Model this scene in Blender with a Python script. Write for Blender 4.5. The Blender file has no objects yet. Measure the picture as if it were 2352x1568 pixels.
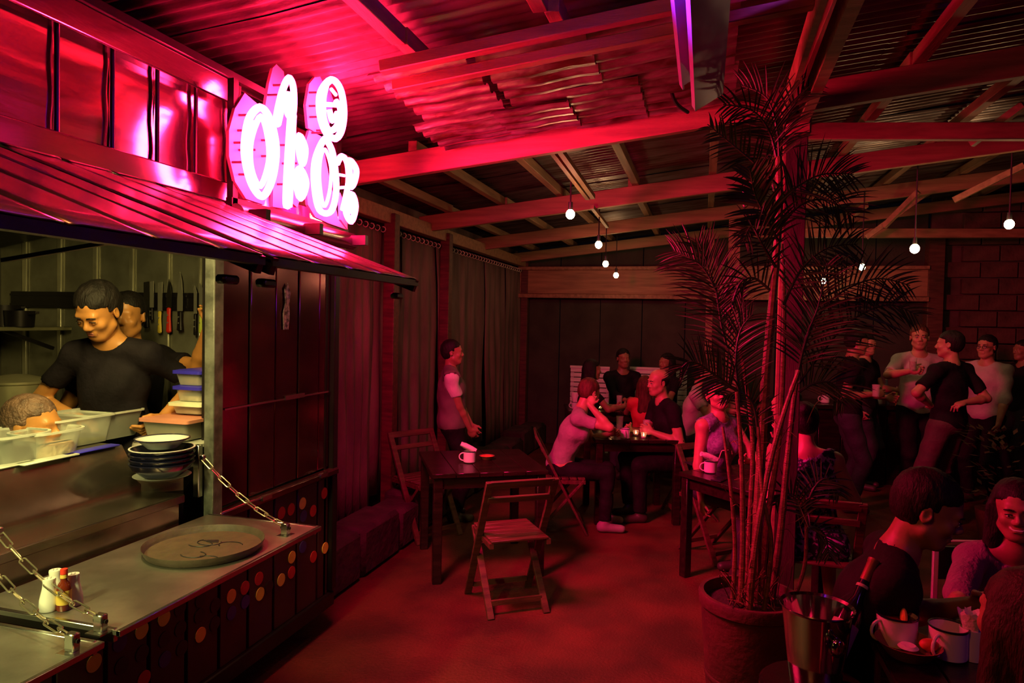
import bpy, bmesh, math, random
import numpy as np
from mathutils import Vector, Matrix
random.seed(7); np.random.seed(7)
S = bpy.context.scene
COL = S.collection
PI = math.pi

# ------------------------------------------------------------------ camera
F_PX = 1568.0
EYE = Vector((0, 0, 1.75))
_yv = Vector((1619 - 1176, 748 - 784, F_PX)).normalized()      # world +Y in (right, down, forward)
_h = Vector((1, .020, 0)).normalized()
_dn = (_yv.cross(_h)).normalized()                             # world down
if _dn.y < 0: _dn = -_dn
_xv = _dn.cross(_yv).normalized()
if _xv.x < 0: _xv = -_xv
_up = -_dn
def w(v): return Vector((v.dot(_xv), v.dot(_yv), v.dot(_up)))  # camera axes -> world
CR, CD, CF = w(Vector((1, 0, 0))), w(Vector((0, 1, 0))), w(Vector((0, 0, 1)))
cam = bpy.data.cameras.new('camera'); co = bpy.data.objects.new('camera', cam); COL.objects.link(co)
cam.sensor_fit = 'HORIZONTAL'; cam.sensor_width = 36; cam.lens = 24; cam.clip_start = .05; cam.clip_end = 100
R = Matrix((CR, -CD, -CF)).transposed()
co.matrix_world = Matrix.Translation(EYE) @ R.to_4x4()
S.camera = co
# a camera-level frame on the ground
FW = Vector((CF.x, CF.y, 0)).normalized(); RT = Vector((FW.y, -FW.x, 0))
def ray(px, py): return (CR * ((px - 1176) / F_PX) + CD * ((py - 784) / F_PX) + CF)
def on_x(px, py, X):
    r = ray(px, py); return EYE + r * (X / r.x)
def on_y(px, py, Y):
    r = ray(px, py); return EYE + r * (Y / r.y)
def on_z(px, py, Z):
    r = ray(px, py); return EYE + r * ((Z - 1.75) / r.z)
def at_d(px, py, d): return EYE + ray(px, py) * d
def gp(px, d, z=0):
    p = FW * d + RT * ((px - 1176) / F_PX * d); return Vector((p.x, p.y, z))
def heading(t):
    """angle round z that turns local +Y to a view-relative direction: 0 to the camera, 90 to image right, 180 away"""
    h = FW * (-math.cos(math.radians(t))) + RT * math.sin(math.radians(t))
    return math.atan2(h.y, h.x) - PI / 2

# ------------------------------------------------------------------ world, exposure, lights
S.view_settings.view_transform = 'Standard'; S.view_settings.look = 'None'
S.view_settings.gamma = 1; S.view_settings.exposure = 0.0
try: S.view_settings.use_curve_mapping = False
except Exception: pass
wd = bpy.data.worlds.new('night'); S.world = wd; wd.use_nodes = True
wd.node_tree.nodes['Background'].inputs[0].default_value = (.02, .012, .02, 1)
wd.node_tree.nodes['Background'].inputs[1].default_value = .06
try:
    S.cycles.use_denoising = True
    S.cycles.sample_clamp_indirect = 4.0
    S.cycles.caustics_reflective = False; S.cycles.caustics_refractive = False
except Exception: pass
def area(name, loc, target, size, power, col, sy=None):
    l = bpy.data.lights.new(name, 'AREA'); l.energy = power; l.color = col; l.size = size
    if sy: l.shape = 'RECTANGLE'; l.size_y = sy
    o = bpy.data.objects.new(name, l); COL.objects.link(o); o.location = loc
    o.rotation_euler = (Vector(target) - Vector(loc)).to_track_quat('-Z', 'Y').to_euler(); return o
def point(name, loc, power, col, r=.05):
    l = bpy.data.lights.new(name, 'POINT'); l.energy = power; l.color = col; l.shadow_soft_size = r
    o = bpy.data.objects.new(name, l); COL.objects.link(o); o.location = loc; return o
NEON = (1.0, .012, .075); NEON_S = 105.0
BULB = (1.0, .60, .28); BULB_S = 100.0
# ceiling tube inside the container kitchen
kt = area('kitchen_tube_light', (-1.90, 1.80, 2.12), (-2.45, 2.25, 1.25), .10, 15, (1, .78, .26), .6); kt.data.spread = 2.7
# unseen area light added to strengthen the neon letters' light on the yard
area('neon_fill_light', (-1.68, 3.05, 2.5), (-.2, 5.2, .6), .5, 70, (1, .010, .15), .5).data.spread = 2.1
# violet tube on the roof behind the camera's right shoulder
vt = area('violet_tube_light', (-.34, 1.62, 2.70), (.06, 1.86, 2.78), .8, 18, (.26, .05, 1), .05); vt.data.spread = .75
fl = area('flap_lamp', (-1.72, .45, 1.98), (-1.88, 1.15, .9), .10, 12, (.95, .95, .30), .35); fl.data.spread = 1.6
area('violet_table_light', (1.75, 1.25, 2.5), (1.35, 2.1, 1.0), .5, 1.2, (.5, .06, 1), .05)
# unseen warm light added overhead to brighten the palm stems, pot and faces
area('warm_fill_light', (-.5, .5, 2.4), (.95, 3.2, 1.1), .3, 5, (1, .22, .06), .3)

# ------------------------------------------------------------------ materials
def mat(name, col, rough=.5, metal=0, var=.25, scale=6, bump=0, bscale=40, emit=0, ecol=None, alpha=1, trans=0, stretch=None, spec=.5, col2=None):
    m = bpy.data.materials.new(name); m.use_nodes = True; nt = m.node_tree; b = nt.nodes['Principled BSDF']
    b.inputs['Roughness'].default_value = rough; b.inputs['Metallic'].default_value = metal
    b.inputs['Specular IOR Level'].default_value = spec
    tc = nt.nodes.new('ShaderNodeTexCoord'); mp = nt.nodes.new('ShaderNodeMapping'); nt.links.new(tc.outputs['Object'], mp.inputs[0])
    if stretch: mp.inputs['Scale'].default_value = stretch
    n = nt.nodes.new('ShaderNodeTexNoise'); n.inputs['Scale'].default_value = scale; n.inputs['Detail'].default_value = 6
    nt.links.new(mp.outputs[0], n.inputs['Vector'])
    cr = nt.nodes.new('ShaderNodeValToRGB'); nt.links.new(n.outputs['Fac'], cr.inputs[0])
    c2 = col2 or tuple(c * (1 - var) for c in col); c1 = col if col2 else tuple(min(1, c * (1 + var * .6)) for c in col)
    cr.color_ramp.elements[0].position = .36; cr.color_ramp.elements[1].position = .64
    cr.color_ramp.elements[0].color = (*c2, 1); cr.color_ramp.elements[1].color = (*c1, 1)
    nt.links.new(cr.outputs[0], b.inputs['Base Color'])
    if bump:
        n2 = nt.nodes.new('ShaderNodeTexNoise'); n2.inputs['Scale'].default_value = bscale; n2.inputs['Detail'].default_value = 4
        nt.links.new(mp.outputs[0], n2.inputs['Vector'])
        bp = nt.nodes.new('ShaderNodeBump'); bp.inputs['Strength'].default_value = bump; bp.inputs['Distance'].default_value = .02
        nt.links.new(n2.outputs['Fac'], bp.inputs['Height']); nt.links.new(bp.outputs[0], b.inputs['Normal'])
    if emit:
        b.inputs['Emission Color'].default_value = (*(ecol or col), 1); b.inputs['Emission Strength'].default_value = emit
    if trans: b.inputs['Transmission Weight'].default_value = trans
    if alpha < 1: b.inputs['Alpha'].default_value = alpha
    return m
M = {}
def mm(k, *a, **kw): M[k] = mat(k, *a, **kw)
mm('floor', (.11, .026, .012), .62, var=.45, scale=2.2, bump=.35, bscale=60)
mm('wood', (.11, .040, .025), .5, var=.4, scale=5, stretch=(1, 8, 8), bump=.2)
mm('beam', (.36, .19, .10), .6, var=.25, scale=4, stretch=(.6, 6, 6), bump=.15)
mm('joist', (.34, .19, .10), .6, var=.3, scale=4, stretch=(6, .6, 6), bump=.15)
mm('darkwood', (.020, .009, .008), .2, var=.4, scale=5, stretch=(1, 8, 8), bump=.1)
mm('zinc', (.40, .37, .36), .38, .75, var=.5, scale=3, stretch=(.7, 3, 1), bump=.1, bscale=14, col2=(.20, .13, .10))
mm('shadesheet', (.085, .045, .05), .55, .3, var=.5, scale=5, stretch=(.7, 2, 1), bump=.3, bscale=14); mm('oldzinc', (.66, .56, .54), .34, .8, var=.5, scale=7, stretch=(.7, 2, 1), bump=.25, bscale=22, col2=(.18, .07, .05))
mm('steel', (.55, .53, .50), .24, 1, var=.12, scale=3, bump=.03, bscale=6)
mm('fascia', (.85, .82, .82), .14, 1, var=.12, scale=1.6, stretch=(1, 1, 4), bump=.05, bscale=3)
mm('awning', (.78, .70, .70), .24, .8, var=.25, scale=3, bump=.08, bscale=4)
mm('brushed', (.60, .58, .52), .34, .95, var=.3, scale=5, bump=.05, bscale=30)
mm('counter', (.34, .28, .23), .24, .95, var=.25, scale=5, bump=.04, bscale=20); mm('paint', (.18, .06, .07), .15, .8, var=.3, scale=3, bump=.06, bscale=3.2)
mm('paintlow', (.05, .022, .02), .5, .1, var=.3, scale=3, bump=.1, bscale=10)
mm('blackmetal', (.025, .02, .02), .4, .6)
mm('yellow', (.95, .62, .10), .5, var=.15); mm('reddot', (.62, .03, .03), .5, var=.15)
mm('bluedot', (.05, .035, .22), .5); mm('blackdot', (.018, .012, .015), .5)
mm('kitchenwall', (.32, .31, .23), .42, .5, var=.2, scale=8)
mm('batten', (.52, .50, .36), .3, .6)
mm('tarp', (.19, .11, .10), .8, var=.35, scale=3, stretch=(1, 2, .5), bump=.25, bscale=50)
mm('tarpdark', (.13, .07, .06), .85, var=.4, scale=3, bump=.3, bscale=30)
mm('stone', (.055, .04, .03), .9, var=.4, scale=6, bump=.5, bscale=20)
mm('block', (.11, .055, .04), .85, var=.35, scale=6, bump=.4, bscale=30)
mm('backboard', (.045, .045, .03), .85, var=.3, scale=3, bump=.2)
mm('whiteboard', (.85, .80, .80), .7, var=.15, scale=6, stretch=(1, 1, 8))
mm('violet', (.34, .22, .55), .28, .25, var=.1)
mm('cable', (.02, .02, .02), .5)
mm('neonback', (.78, .40, .46), .38, .1, var=.12, scale=4)
mm('neon', (1, .6, .7), .3, emit=NEON_S, ecol=NEON)
mm('bulb', (1, .8, .5), .3, emit=BULB_S, ecol=BULB)
mm('skin', (.34, .16, .09), .48, var=.12, scale=14); mm('skinpale', (.50, .24, .15), .48, var=.12, scale=14)
mm('skinchef', (.56, .24, .065), .42, var=.14, scale=14)
mm('hair', (.012, .009, .008), .6, spec=.25,  var=.5, scale=30, bump=.35, bscale=160, stretch=(1, 1, .3)); mm('hairbrown', (.10, .035, .02), .6, spec=.25, var=.5, scale=30, bump=.4, bscale=170, stretch=(1, 1, .25))
mm('hairgrey', (.16, .09, .06), .5, var=.4, scale=30, bump=.5, bscale=90)
mm('black', (.012, .009, .012), .8, spec=.15,  var=.3, scale=12, bump=.3, bscale=25); mm('greytee', (.34, .25, .28), .85, var=.12, scale=12, bump=.4, bscale=22)
mm('white', (.75, .70, .70), .6, var=.1, scale=9, bump=.2, bscale=30); mm('vest', (.16, .12, .11), .8)
mm('khaki', (.10, .075, .055), .85, var=.2, bump=.3, bscale=25); mm('bluegrey', (.22, .19, .30), .85, var=.3, scale=60, bump=.3)
mm('lightshirt', (.50, .43, .40), .85, var=.12, bump=.35, bscale=25); mm('jeans', (.03, .025, .04), .85, bump=.3)
mm('redtop', (.60, .04, .05), .7); mm('knit', (.24, .19, .18), .9, var=.2, bump=.5, bscale=60, stretch=(1, 1, .15))
mm('floral', (.45, .20, .50), .8, scale=38, col2=(.012, .010, .03)); M['floral'].node_tree.nodes['Color Ramp'].color_ramp.elements[0].position = .50
M['floral'].node_tree.nodes['Color Ramp'].color_ramp.elements[1].position = .56
mm('eyewhite', (.75, .70, .62), .2, var=.02); mm('iris', (.02, .01, .008), .15); mm('lip', (.42, .12, .09), .4)
mm('shoe', (.05, .035, .03), .5); mm('whiteshoe', (.3, .24, .24), .5)
mm('enamel', (.82, .80, .80), .18, var=.03); mm('navy', (.012, .012, .035), .15, var=.1); mm('napkin', (.80, .74, .72), .8, var=.08, bump=.3)
mm('plastic', (.72, .74, .64), .3, var=.06, alpha=.36); mm('plasticrim', (.75, .78, .68), .3, alpha=.85)
mm('blueplastic', (.04, .03, .55), .35, var=.1); mm('redlid', (.85, .33, .22), .4, alpha=.92, var=.1); mm('whitelid', (.80, .82, .60), .4)
mm('foodbrown', (.30, .15, .04), .7, scale=45, col2=(.09, .035, .008), bump=1, bscale=60)
mm('foodgreen', (.22, .20, .03), .7, scale=45, col2=(.06, .07, .01), bump=1, bscale=60); mm('fooddark', (.02, .015, .02), .5, scale=30)
mm('foodpale', (.62, .48, .28), .6, scale=30, col2=(.35, .16, .05), bump=1, bscale=40)
mm('blade', (.62, .60, .50), .3, .7, var=.15); mm('bladedark', (.12, .11, .09), .35, .9); mm('redhandle', (.9, .03, .015), .4); mm('yellowhandle', (.85, .62, .06), .4)
mm('limehandle', (.75, .85, .10), .4); mm('pot', (.45, .42, .25), .3, .7, var=.15)
mm('foodmat', (.085, .058, .034), .75, var=.15, scale=20, bump=.15); mm('tray', (.085, .06, .045), .6, var=.3, scale=12, bump=.15); mm('ceramic', (.78, .74, .74), .14, var=.03)
mm('sauce', (.16, .02, .008), .12, var=.2); mm('saucelabel', (.80, .52, .10), .5); mm('redcap', (.75, .04, .02), .4)
mm('glass', (.75, .68, .62), .05, alpha=.30, var=.05); mm('candle', (1, .7, .3), .4, emit=14, ecol=(1, .55, .18))
mm('chain', (.62, .54, .40), .28, .95, var=.15)
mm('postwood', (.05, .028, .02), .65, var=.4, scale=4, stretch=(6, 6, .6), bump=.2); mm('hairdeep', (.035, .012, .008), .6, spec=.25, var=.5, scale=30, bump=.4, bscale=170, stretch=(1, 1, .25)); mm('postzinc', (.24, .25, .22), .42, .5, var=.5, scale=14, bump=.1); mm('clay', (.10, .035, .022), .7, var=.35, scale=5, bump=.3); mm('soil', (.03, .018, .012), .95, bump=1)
mm('cane', (.20, .125, .045), .5, var=.35, scale=10, stretch=(1, 1, 5), bump=.25); mm('leaf', (.045, .085, .022), .5, var=.35, scale=8); mm('leafstem', (.22, .17, .06), .5)
mm('chrome', (.62, .60, .62), .10, 1, var=.04, scale=2); mm('bottle', (.010, .014, .010), .08, var=.1); mm('goldfoil', (.30, .10, .05), .5, .3)
mm('label', (.55, .42, .34), .6, var=.15, scale=30); mm('lemon', (.75, .42, .05), .5); mm('prawn', (.70, .12, .05), .5, var=.3, scale=30)
mm('basket', (.24, .10, .05), .6, var=.3); mm('frame', (.70, .58, .68), .4, var=.05); mm('phone', (.03, .03, .04), .1)
mm('bluedoor', (.04, .04, .5), .4); mm('water', (.30, .30, .45), .1, alpha=.6)
mm('straw', (.75, .4, .4), .4); mm('bricklabel', (.5, .38, .40), .7, var=.9, scale=60)

# ------------------------------------------------------------------ object helpers
def tag(o, label=None, cat=None, group=None, kind=None):
    if label: o['label'] = label
    if cat: o['category'] = cat
    if group: o['group'] = group
    if kind: o['kind'] = kind
    return o
def empty(name, loc=(0, 0, 0), rz=0, label=None, cat=None, group=None, kind=None):
    o = bpy.data.objects.new(name, None); COL.objects.link(o); o.location = loc; o.rotation_euler = (0, 0, rz)
    o.empty_display_size = .1
    return tag(o, label, cat, group, kind)
def link_mesh(name, me, m, parent=None, loc=None):
    if m is not None: me.materials.append(M[m] if isinstance(m, str) else m)
    o = bpy.data.objects.new(name, me); COL.objects.link(o)
    if parent: o.parent = parent
    if loc is not None: o.location = loc
    return o
class MB:
    def __init__(s): s.bm = bmesh.new()
    def box(s, c, d, rot=None, bev=0):
        mt = Matrix.Translation(Vector(c)) @ (rot.to_4x4() if rot is not None else Matrix.Identity(4)) @ Matrix.Diagonal((*d, 1))
        r = bmesh.ops.create_cube(s.bm, size=1, matrix=mt)
        if bev:
            es = list({e for v in r['verts'] for e in v.link_edges})
            bmesh.ops.bevel(s.bm, geom=es, offset=bev, segments=1, affect='EDGES')
        return s
    def bar(s, a, b, wx, wz, up=(0, 0, 1), bev=0):
        a = Vector(a); b = Vector(b); y = (b - a); L = y.length; y.normalize()
        x = y.cross(Vector(up));
        if x.length < 1e-4: x = y.cross(Vector((1, 0, 0)))
        x.normalize(); z = x.cross(y)
        return s.box((a + b) / 2, (wx, L, wz), Matrix((x, y, z)).transposed(), bev)
    def cyl(s, a, b, r1, r2=None, n=12, cap=True):
        a = Vector(a); b = Vector(b); d = b - a; q = d.to_track_quat('Z', 'Y').to_matrix().to_4x4()
        bmesh.ops.create_cone(s.bm, cap_ends=cap, segments=n, radius1=r1, radius2=r1 if r2 is None else r2, depth=d.length, matrix=Matrix.Translation((a + b) / 2) @ q)
        return s
    def tube(s, pts, r, n=8, closed=False, rf=None):
        pts = [Vector(p) for p in pts]; N = len(pts); rings = []; prev = None
        for i, p in enumerate(pts):
            if closed: t = pts[(i + 1) % N] - pts[i - 1]
            else: t = pts[min(i + 1, N - 1)] - pts[max(i - 1, 0)]
            t.normalize()
            if prev is None:
                u = t.orthogonal().normalized()
            else:
                u = (prev - t * prev.dot(t)).normalized()
            prev = u; v = t.cross(u); rr = rf(i / max(1, N - 1)) if rf else r
            rings.append([s.bm.verts.new(p + (u * math.cos(2 * PI * k / n) + v * math.sin(2 * PI * k / n)) * rr) for k in range(n)])
        for i in range(N if closed else N - 1):
            A = rings[i]; B = rings[(i + 1) % N]
            for k in range(n): s.bm.faces.new((A[k], A[(k + 1) % n], B[(k + 1) % n], B[k]))
        if not closed:
            s.bm.faces.new(rings[0][::-1]); s.bm.faces.new(rings[-1])
        return s
    def lathe(s, prof, c=(0, 0, 0), n=24, rot=None, sx=1, sy=1):
        rings = []; c = Vector(c)
        for r, z in prof:
            ring = []
            for k in range(n):
                v = Vector((math.cos(2 * PI * k / n) * max(r, 1e-4) * sx, math.sin(2 * PI * k / n) * max(r, 1e-4) * sy, z))
                if rot is not None: v = rot @ v
                ring.append(s.bm.verts.new(c + v))
            rings.append(ring)
        for A, B in zip(rings, rings[1:]):
            for k in range(n): s.bm.faces.new((A[k], A[(k + 1) % n], B[(k + 1) % n], B[k]))
        return s
    def sphere(s, c, r, sc=(1, 1, 1), n=14, rot=None):
        mt = Matrix.Translation(Vector(c)) @ (rot.to_4x4() if rot is not None else Matrix.Identity(4)) @ Matrix.Diagonal((sc[0] * r, sc[1] * r, sc[2] * r, 1))
        bmesh.ops.create_uvsphere(s.bm, u_segments=n, v_segments=max(6, n // 2 + 1), radius=1, matrix=mt); return s
    def prism(s, pts, ext):
        """polygon of points, extruded by a vector"""
        e = Vector(ext); A = [s.bm.verts.new(Vector(p)) for p in pts]; B = [s.bm.verts.new(Vector(p) + e) for p in pts]; n = len(A)
        s.bm.faces.new(A); s.bm.faces.new(B[::-1])
        for k in range(n): s.bm.faces.new((A[k], B[k], B[(k + 1) % n], A[(k + 1) % n]))
        return s
    def quadgrid(s, P):
        V = [[s.bm.verts.new(Vector(p)) for p in row] for row in P]
        for i in range(len(V) - 1):
            for j in range(len(V[0]) - 1): s.bm.faces.new((V[i][j], V[i][j + 1], V[i + 1][j + 1], V[i + 1][j]))
        return s
    def build(s, name, m, parent=None, smooth=True, loc=None):
        bmesh.ops.recalc_face_normals(s.bm, faces=s.bm.faces)
        me = bpy.data.meshes.new(name); s.bm.to_mesh(me); s.bm.free()
        if smooth:
            try:
                me.shade_smooth(); me.set_sharp_from_angle(angle=math.radians(38))
            except Exception: pass
        return link_mesh(name, me, m, parent, loc)
def copy_tree(o, parent=None):
    c = o.copy(); COL.objects.link(c)
    if parent: c.parent = parent
    for ch in o.children: copy_tree(ch, c)
    return c
def catmull(P, k=6, closed=False):
    P = [Vector(p) for p in P]; N = len(P); out = []
    for i in range(N if closed else N - 1):
        p0 = P[(i - 1) % N] if closed or i > 0 else P[0]; p1 = P[i]; p2 = P[(i + 1) % N]
        p3 = P[(i + 2) % N] if closed or i + 2 < N else P[-1]
        for j in range(k):
            t = j / k
            out.append(.5 * ((2 * p1) + (p2 - p0) * t + (2 * p0 - 5 * p1 + 4 * p2 - p3) * t * t + (3 * p1 - p0 - 3 * p2 + p3) * t ** 3))
    if not closed: out.append(P[-1])
    return out
# ================================================================== SETTING
ROOF0, RK, XW = 2.58, .11, -2.6
def roofz(x): return ROOF0 + RK * (x - XW)
# floor
o = MB().quadgrid([[(x, y, 0) for x in np.linspace(-5, 7, 13)] for y in np.linspace(-2, 10.5, 14)]).build('floor', 'floor'); tag(o, kind='structure')
# ---- left wall of hanging tarpaulin with posts
wl = empty('wall_left', (0, 0, 0), kind='structure')
random.seed(3)
def cloth(name, y0, y1, x, z0, z1, parent, m, folds=5, amp=.02, lean=0):
    n = 28; rows = []
    ph = random.random() * 6
    for i in range(7):
        t = i / 6; z = z1 + (z0 - z1) * t; row = []
        for j in range(n):
            s_ = j / (n - 1); y = y0 + (y1 - y0) * s_ + lean * t * (1 - s_)
            row.append((x + amp * (.3 + t) * math.sin(s_ * folds * 2 * PI + ph + .5 * math.sin(t * 3)) + .01 * math.sin(9 * t + 5 * s_), y, z))
        rows.append(row)
    b = MB().quadgrid(rows); o = b.build(name, m, parent)
    md = o.modifiers.new('thick', 'SOLIDIFY'); md.thickness = .004
    return o
ys = [3.40, 3.95, 4.45, 4.95, 5.55, 6.3, 7.15, 7.9, 8.75, 9.6]
for i, (a, b_) in enumerate(zip(ys, ys[1:])):
    cloth('tarp_panel', a - .01, b_ + .03, XW + .012 * (i % 3), .12 if i % 3 else .3, 2.50, wl, 'tarp', folds=2.5 + i % 3, amp=.016, lean=(.22 if i in (1, 5, 7) else 0))
MB().quadgrid([[(XW - .10, y, z) for y in np.linspace(3.3, 9.8, 6)] for z in (0, 2.8)]).build('wall_backing', 'tarpdark', wl)
for y in (5.18, 6.42, 9.55): MB().bar((XW + .09, y, 0), (XW + .09, y, 2.62), .10, .10, up=(1, 0, 0), bev=.006).build('post', 'wood', wl)
MB().bar((XW + .06, 3.3, 2.60), (XW + .06, 9.6, 2.60), .09, .12, bev=.005).build('wall_plate', 'beam', wl)
MB().cyl((XW + .05, 3.4, 2.49), (XW + .05, 9.5, 2.49), .012, n=8).build('curtain_rail', 'blackmetal', wl)
b = MB()
for k in range(60): b.lathe([(.022, -.004), (.026, 0), (.022, .004), (.018, 0), (.022, -.004)], (XW + .05, 3.5 + k * .1, 2.485), n=8, rot=Matrix.Rotation(PI / 2, 3, 'X'))
o = b.build('curtain_ring', 'whitelid', wl); o['kind'] = 'stuff'
# low rubble plinth at the foot of that wall
st = empty('trim_1', kind='structure')
random.seed(5)
y = 3.6
while y < 9.2:
    L = random.uniform(.35, .6); h = random.uniform(.26, .36)
    bb = MB().box((XW + .27 + random.uniform(-.02, .02), y + L / 2, h / 2), (.30, L - .015, h), bev=.03); bb.build('kerb_stone', 'stone', st); y += L
# ---- back wall: boards to the left, blockwork to the right
YB = 9.65
wb = empty('wall_back', kind='structure')
x = XW
i = 0
while x < 2.3:
    MB().box((x + .29, YB + .03 + .012 * (i % 2), 1.5 + .05 * x), (.575, .03, 3.0 + .1 * x), bev=.004).build('board', 'backboard', wb); x += .585; i += 1
MB().box((.02, YB - .10, 2.33), (5.24, .08, .34), bev=.008).build('fascia_board', 'beam', wb)
MB().box((.02, YB - .17, 2.13), (5.24, .05, .06), bev=.006).build('fascia_rail', 'joist', wb)
MB().box((.02, YB - .16, 2.52), (5.24, .06, .05), bev=.006).build('fascia_rail', 'joist', wb)
proto = None
random.seed(9)
bwm = MB().box((0, 0, 0), (.385, .09, .185), bev=.006)
proto = bwm.build('block', 'block', wb)
first = True
for r_ in range(17):
    for c_ in range(10):
        xx = 3.02 + c_ * .40 + (.2 if r_ % 2 else 0)
        o = proto if first else proto.copy()
        if not first: COL.objects.link(o); o.parent = wb
        first = False
        o.location = (xx, YB - .02 + random.uniform(-.008, .008), .1 + r_ * .20)
MB().box((4.9, YB + .06, 1.75), (4.4, .05, 3.5)).build('mortar_backing', 'tarpdark', wb)
MB().box((2.72, YB - .06, 1.45), (.18, .2, 2.9), bev=.01).build('post', 'wood', wb)
wr = MB().box((7.0, 4, 1.8), (.1, 12, 3.6)).build('wall_right', 'tarpdark'); tag(wr, kind='structure')
# ---- ceiling: beams across, joists along, corrugated sheets on top
ce = empty('ceiling', kind='structure')
def sloped_bar(x0, x1, y, zoff, wy, hz, name, m, kk=RK):
    a = Vector((x0, y, roofz(x0) + zoff + hz / 2)); b_ = Vector((x1, y, roofz(x1) + zoff + hz / 2))
    return MB().bar(a, b_, wy, hz, bev=.004).build(name, m, ce)
for y_, h_ in ((4.03, .15), (6.02, .15), (7.65, .14), (9.25, .13)):
    sloped_bar(-2.62, 6.6, y_, 0, .055, h_, 'roof_beam', 'beam')
for (yb_, zo, hh) in ((2.60, .045, .05), (2.72, .01, .045)):
    sloped_bar(-1.32, .35, yb_, zo, .05, hh, 'roof_beam', 'beam')
random.seed(11)
for xj in (-2.35, -1.80, -1.25, -.62, .02, .52, 1.05, 1.7, 2.4, 3.1, 3.9, 4.7):
    z = roofz(xj) + .15
    y0 = -.5
    for (a, b_) in ((-.6, 2.6), (2.6, 4.03), (4.03, 6.02), (6.02, 9.6)):
        dx = random.uniform(-.03, .03)
        if xj < -1.7 and a < 3: continue
        MB().bar((xj + dx, a, z + .035), (xj + dx, b_, z + .035), .06, .07, bev=.003).build('joist', 'joist', ce)
def sheet(name, x0, x1, y0, y1, zf, m, pitch=.076, amp=.011, nseg=8, nx=5, sag=.006, tilt=0):
    n = int((y1 - y0) / pitch * nseg); rows = []
    ph = random.random()
    for i in range(nx):
        x = x0 + (x1 - x0) * i / (nx - 1); row = []
        for j in range(n + 1):
            y = y0 + (y1 - y0) * j / n; c = math.sin(2 * PI * (y / pitch))
            c = max(-.75, min(.75, c * 1.25)) if nseg > 8 else c
            row.append((x, y, zf(x) + amp * c + sag * math.sin(i * 1.9 + ph * 6) + tilt * (y - y0)))
        rows.append(row)
    return MB().quadgrid(rows).build(name, m, ce)
random.seed(21)
xs = [-2.75, -1.34, .9, 3.9, 6.9]
yy = -.7; row_i = 0
while yy < 9.7:
    for i in range(4):
        off = .008 * ((i + row_i) % 2) + random.uniform(0, .004)
        sheet('roof_sheet', xs[i] - .03, xs[i + 1] + .03, yy, yy + .78, lambda x: roofz(x) + .262 + off, 'zinc' if i else 'shadesheet', tilt=random.uniform(-.004, .004))  # leftmost column coloured dark to stand for the shade above the sign
    yy += .76; row_i += 1
# lower patched layer of coarse sheets slung between the first two beams
random.seed(4)
for (xa, xb, ya, yb, dz, mt_) in ((-1.46, -1.02, 2.74, 3.50, .120, 'oldzinc'), (-.98, -.50, 2.76, 3.52, .112, 'oldzinc'), (-.62, .10, 2.74, 3.42, .125, 'oldzinc'), (-1.55, -1.05, 3.42, 3.92, .10, 'oldzinc'), (-1.10, -.70, 3.40, 3.88, .085, 'oldzinc'),
                                  (-.74, -.34, 3.30, 3.92, .098, 'oldzinc'), (-.33, .12, 3.36, 3.94, .110, 'oldzinc')):
    sheet('patch_sheet', xa, xb, ya, yb, lambda x: roofz(x) + dz, mt_, pitch=.11, amp=.014, nseg=14, nx=6, sag=.004, tilt=random.uniform(-.03, .01))
# tie beams and struts on the right
for (p0, p1, d0, d1, wz) in (((1850, 303), (2400, 302), 4.6, 4.4, .11), ((1700, 535), (2400, 536), 7.6, 7.4, .10)):
    a = at_d(*p0, d0); b_ = at_d(*p1, d1); MB().bar(a, b_, .06, wz, bev=.004).build('tie_beam', 'beam', ce)
for (p0, p1, d) in (((2352, 240), (2230, 330), 4.5), ((2352, 380), (2190, 460), 5.6), ((2110, 440), (2030, 520), 6.5), ((2160, 420), (1990, 545), 7.0), ((1990, 470), (1950, 500), 7.0)):
    a = at_d(*p0, d); b_ = at_d(*p1, d + .3); MB().bar(a, b_, .04, .05).build('strut', 'joist', ce)
# posts
for (px_, d_, w_, zt) in ((1814, 3.78, .11, None), (1680, 7.35, .12, None), (1627, 8.4, .08, None)):
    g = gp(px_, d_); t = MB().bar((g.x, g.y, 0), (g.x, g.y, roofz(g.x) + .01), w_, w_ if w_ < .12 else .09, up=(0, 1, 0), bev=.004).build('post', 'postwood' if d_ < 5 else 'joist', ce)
g = gp(1814, 3.78); MB().bar((g.x - .062, g.y - .03, .3), (g.x - .062, g.y - .03, roofz(g.x)), .014, .05, up=(0, 1, 0)).build('post_lit_side', 'beam', ce)  # lighter strip added to stand for the post's lit left face
# red painted rafter pair running back over the camera from the near post
g = gp(1814, 3.70)
for dx, w_ in ((-.07, .022), (.035, .05)):
    MB().bar((g.x + dx, 3.98, roofz(g.x) - .01), (g.x + dx - .03, 1.2, roofz(g.x) + .02), w_, .12).build('rafter', 'beam', ce)
g = gp(1814, 3.78); MB().box((g.x, g.y - .03, roofz(g.x) - .07), (.13, .13, .12), bev=.01).build('bracket_block', 'beam', ce)
# diagonal brace poles behind the first pendant lamps
MB().bar(at_d(1262, 340, 4.15), at_d(1350, 455, 5.3), .03, .03).build('brace', 'joist', ce)
MB().bar(at_d(1283, 340, 4.15), at_d(1362, 452, 5.3), .035, .035).build('brace', 'joist', ce)
MB().bar(at_d(1360, 475, 5.8), at_d(1395, 520, 6.8), .03, .03).build('brace', 'joist', ce)
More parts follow.
